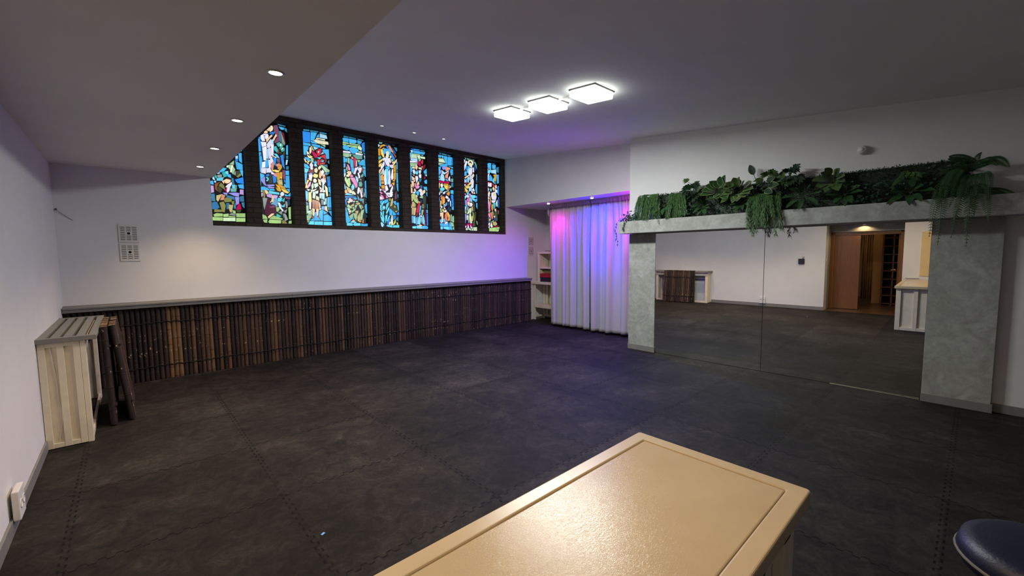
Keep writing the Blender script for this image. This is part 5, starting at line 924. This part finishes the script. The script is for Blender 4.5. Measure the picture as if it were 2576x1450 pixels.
# ------------------------------------------------------------------ lamps
def light(typ, name, loc, energy, col, parent=None, rot=None, **kw):
    L = bpy.data.lights.new(name, typ); L.energy = energy; L.color = col
    for k, v in kw.items(): setattr(L, k, v)
    o = bpy.data.objects.new(name, L); COL.objects.link(o); o.location = loc
    if rot is not None: o.rotation_euler = rot
    if parent: o.parent = parent
    return o
SL = math.atan(.0865)
LENS = emis('lit_opal_lens', (.93,1.0,.93), 9.0)
LAMP_W = 50
GLOW = ['nearest the camera', 'in the middle', 'nearest the stained glass']
for k, (xa, ya) in enumerate(((3.665,2.735),(3.68,3.385),(3.69,4.04))):
    xc, yc = xa+.168, ya+.168; zc = ceil_z(xc, yc)
    r = empty('ceiling_light', (xc, yc, zc)); r.rotation_euler = (SL, 0, 0)
    m = MB(); m.box(-.176,-.176,-.014,.176,.176,-.001); m.build('back_plate', M['grey_paint'], r, bevel=.002)
    m = MB(); m.box(-.168,-.168,-.082,.168,.168,-.014); m.build('opal_lens', LENS, r, bevel=.012, seg=3)
    light('AREA','lamp_beam',(0,0,-.0845),LAMP_W,(.96,1.0,.97),r,(0,0,0),shape='SQUARE',size=.31)
    tag(r, 'square white lit ceiling lamp, ' + ('the one ' if k else 'the largest-looking one, ') + GLOW[k], 'ceiling light', 'square ceiling lamps')
for k, (ya, yb, w) in enumerate(((3.079,3.377,'between the nearest and the middle square lamps'),(3.73,4.032,'between the middle and the far square lamps'))):
    x = 3.845; m = MB(); za, zb = ceil_z(x,ya), ceil_z(x,yb)
    m.hexa([(x-.014,ya,za-.016),(x+.014,ya,za-.016),(x+.014,yb,zb-.016),(x-.014,yb,zb-.016),(x-.014,ya,za-.001),(x+.014,ya,za-.001),(x+.014,yb,zb-.001),(x-.014,yb,zb-.001)])
    tag(m.build('cable_duct', M['plastic'], bevel=.002), 'narrow white cable duct on the ceiling '+w, 'cable duct', 'ceiling cable ducts')

BULB = emis('halogen_bulb', (1.0,.90,.74), 30.0)
WARM = (1.0,.74,.47)
def downlight(x, y, label, group, e, tilt=0, small=False, z=None, bulb=None, cone=104):
    z = 2.704 if z is None else z
    r = empty('recessed_spotlight', (x, y, z)); r.rotation_euler = (tilt,0,0)
    s = .75 if small else 1
    m = MB(); m.lathe([(.036*s,.0),(.050*s,-.001),(.049*s,-.005),(.040*s,-.007),(.036*s,-.004),(.036*s,.0)],28); m.build('trim_ring', M['chrome'], r)
    m = MB(); m.lathe([(0,-.004),(.018*s,-.0045),(.032*s,-.002),(.0355*s,0)],24); m.build('bulb', bulb or BULB, r)
    if e: light('SPOT','lamp_beam',(0,0,-.03),e,WARM,r,(0,0,0),spot_size=math.radians(cone),spot_blend=.9,shadow_soft_size=.03)
    return tag(r, label, 'spotlight', group)
g = 'spotlights in the soffit'
for k, (y, w) in enumerate(((2.905,'frontmost and largest in view'),(4.10,'second from the front'),(5.29,'third from the front'),(6.45,'farthest, next to the first stained-glass window'))):
    downlight(.732, y, 'warm lit spotlight in the dropped soffit, '+w, g, 92)
for y in (1.74,.58): downlight(.732, y, 'warm soffit spotlight over the counter, outside the picture', g, 50, cone=168)
g = 'spotlights in front of the windows'
B2 = emis('window_spot_bulb', (1.0,.96,.86), 9.0)
for x, w in ((3.157,'left one of the three'),(3.738,'middle one of the three'),(4.326,'right one of the three')):
    downlight(x, 6.535, 'small ceiling spotlight in front of the stained glass, '+w, g, 0, SL, True, ceil_z(x,6.535)-.001, B2)

def led(y, col, e, label, lens):
    r = empty('led_spotlight', (6.475, y, 2.66))
    m = MB(); m.lathe([(.0,0),(.030,0),(.034,-.010),(.034,-.030),(.028,-.034)],24); m.build('housing', M['plastic'], r)
    m = MB(); m.lathe([(.028,-.033),(.027,-.042),(.018,-.050),(0,-.053)],24); m.build('lens', lens, r)
    light('SPOT','led_spill',(0,0,-.075),e,col,r,(0,0,0),spot_size=math.radians(172),spot_blend=.5,shadow_soft_size=.025)
    light('SPOT','led_beam',(0,0,-.075),e*2.0,col,r,(0,math.radians(-38),0),spot_size=math.radians(60),spot_blend=.9,shadow_soft_size=.025)
    return tag(r, label, 'spotlight', 'coloured spotlights over the curtain')
LM = emis('magenta_led_lens', (1,.55,1), 12); LB = emis('blue_led_lens', (.50,.75,1), 9)
led(5.985, (1.0,.02,.80), 15, 'small magenta spotlight over the left edge of the curtain', LM)
led(4.885, (.0,.004,1.0), 205, 'small blue spotlight over the middle of the curtain', LB)
led(4.0, (1.0,.02,.80), 40, 'small magenta spotlight behind the wall corner, lighting the right curtain edge', LM)

# warm lamp in the doorway niche and hall
for x, y, z, e, n_, lab in ((-1.05,1.72,2.129,6.5,'niche_lamp','small round lamp in the niche before the doorway'),(-2.0,2.3,2.498,9,'hall_lamp','round ceiling lamp in the hall beyond the doorway')):
    r = empty(n_, (x,y,z)); m = MB(); m.lathe([(0,0),(.03,0),(.028,-.003),(.02,-.004),(0,-.004)],20); m.build('lens', emis('warm_lamp_lens',(1,.75,.45),.6), r)
    light('SPOT','lamp_glow',(0,0,-.012),e,(1,.66,.34),r,(0,0,0),spot_size=math.radians(152),spot_blend=.4,shadow_soft_size=.01)
    tag(r, lab, 'lamp')

# ------------------------------------------------------------------ camera, world
f_px = 1062.02; yaw, pit, rol = math.radians(42.26891), math.radians(4.61742), math.radians(-.588102)
Fv = Vector((math.sin(yaw)*math.cos(pit), math.cos(yaw)*math.cos(pit), -math.sin(pit)))
Rv = Vector((math.cos(yaw), -math.sin(yaw), 0)); Uv = Rv.cross(Fv)
c_, s_ = math.cos(rol), math.sin(rol); Rv, Uv = c_*Rv+s_*Uv, -s_*Rv+c_*Uv
cam = bpy.data.cameras.new('camera'); co = bpy.data.objects.new('camera', cam); COL.objects.link(co)
cam.sensor_fit = 'HORIZONTAL'; cam.sensor_width = 36; cam.lens = 36*f_px/2576; cam.clip_start = .05
co.matrix_world = Matrix(((Rv.x,Uv.x,-Fv.x,0),(Rv.y,Uv.y,-Fv.y,0),(Rv.z,Uv.z,-Fv.z,1.6),(0,0,0,1)))
SC.camera = co
w = bpy.data.worlds.new('world'); SC.world = w; w.use_nodes = True
w.node_tree.nodes['Background'].inputs[0].default_value = (.02,.025,.035,1); w.node_tree.nodes['Background'].inputs[1].default_value = .3
vs = SC.view_settings; vs.view_transform = 'Standard'; vs.look = 'None'; vs.gamma = 1; vs.exposure = 0; vs.use_curve_mapping = False
SC.cycles.max_bounces = 8; SC.cycles.diffuse_bounces = 5; SC.cycles.glossy_bounces = 4; SC.cycles.sample_clamp_indirect = 6
SC.cycles.use_denoising = True
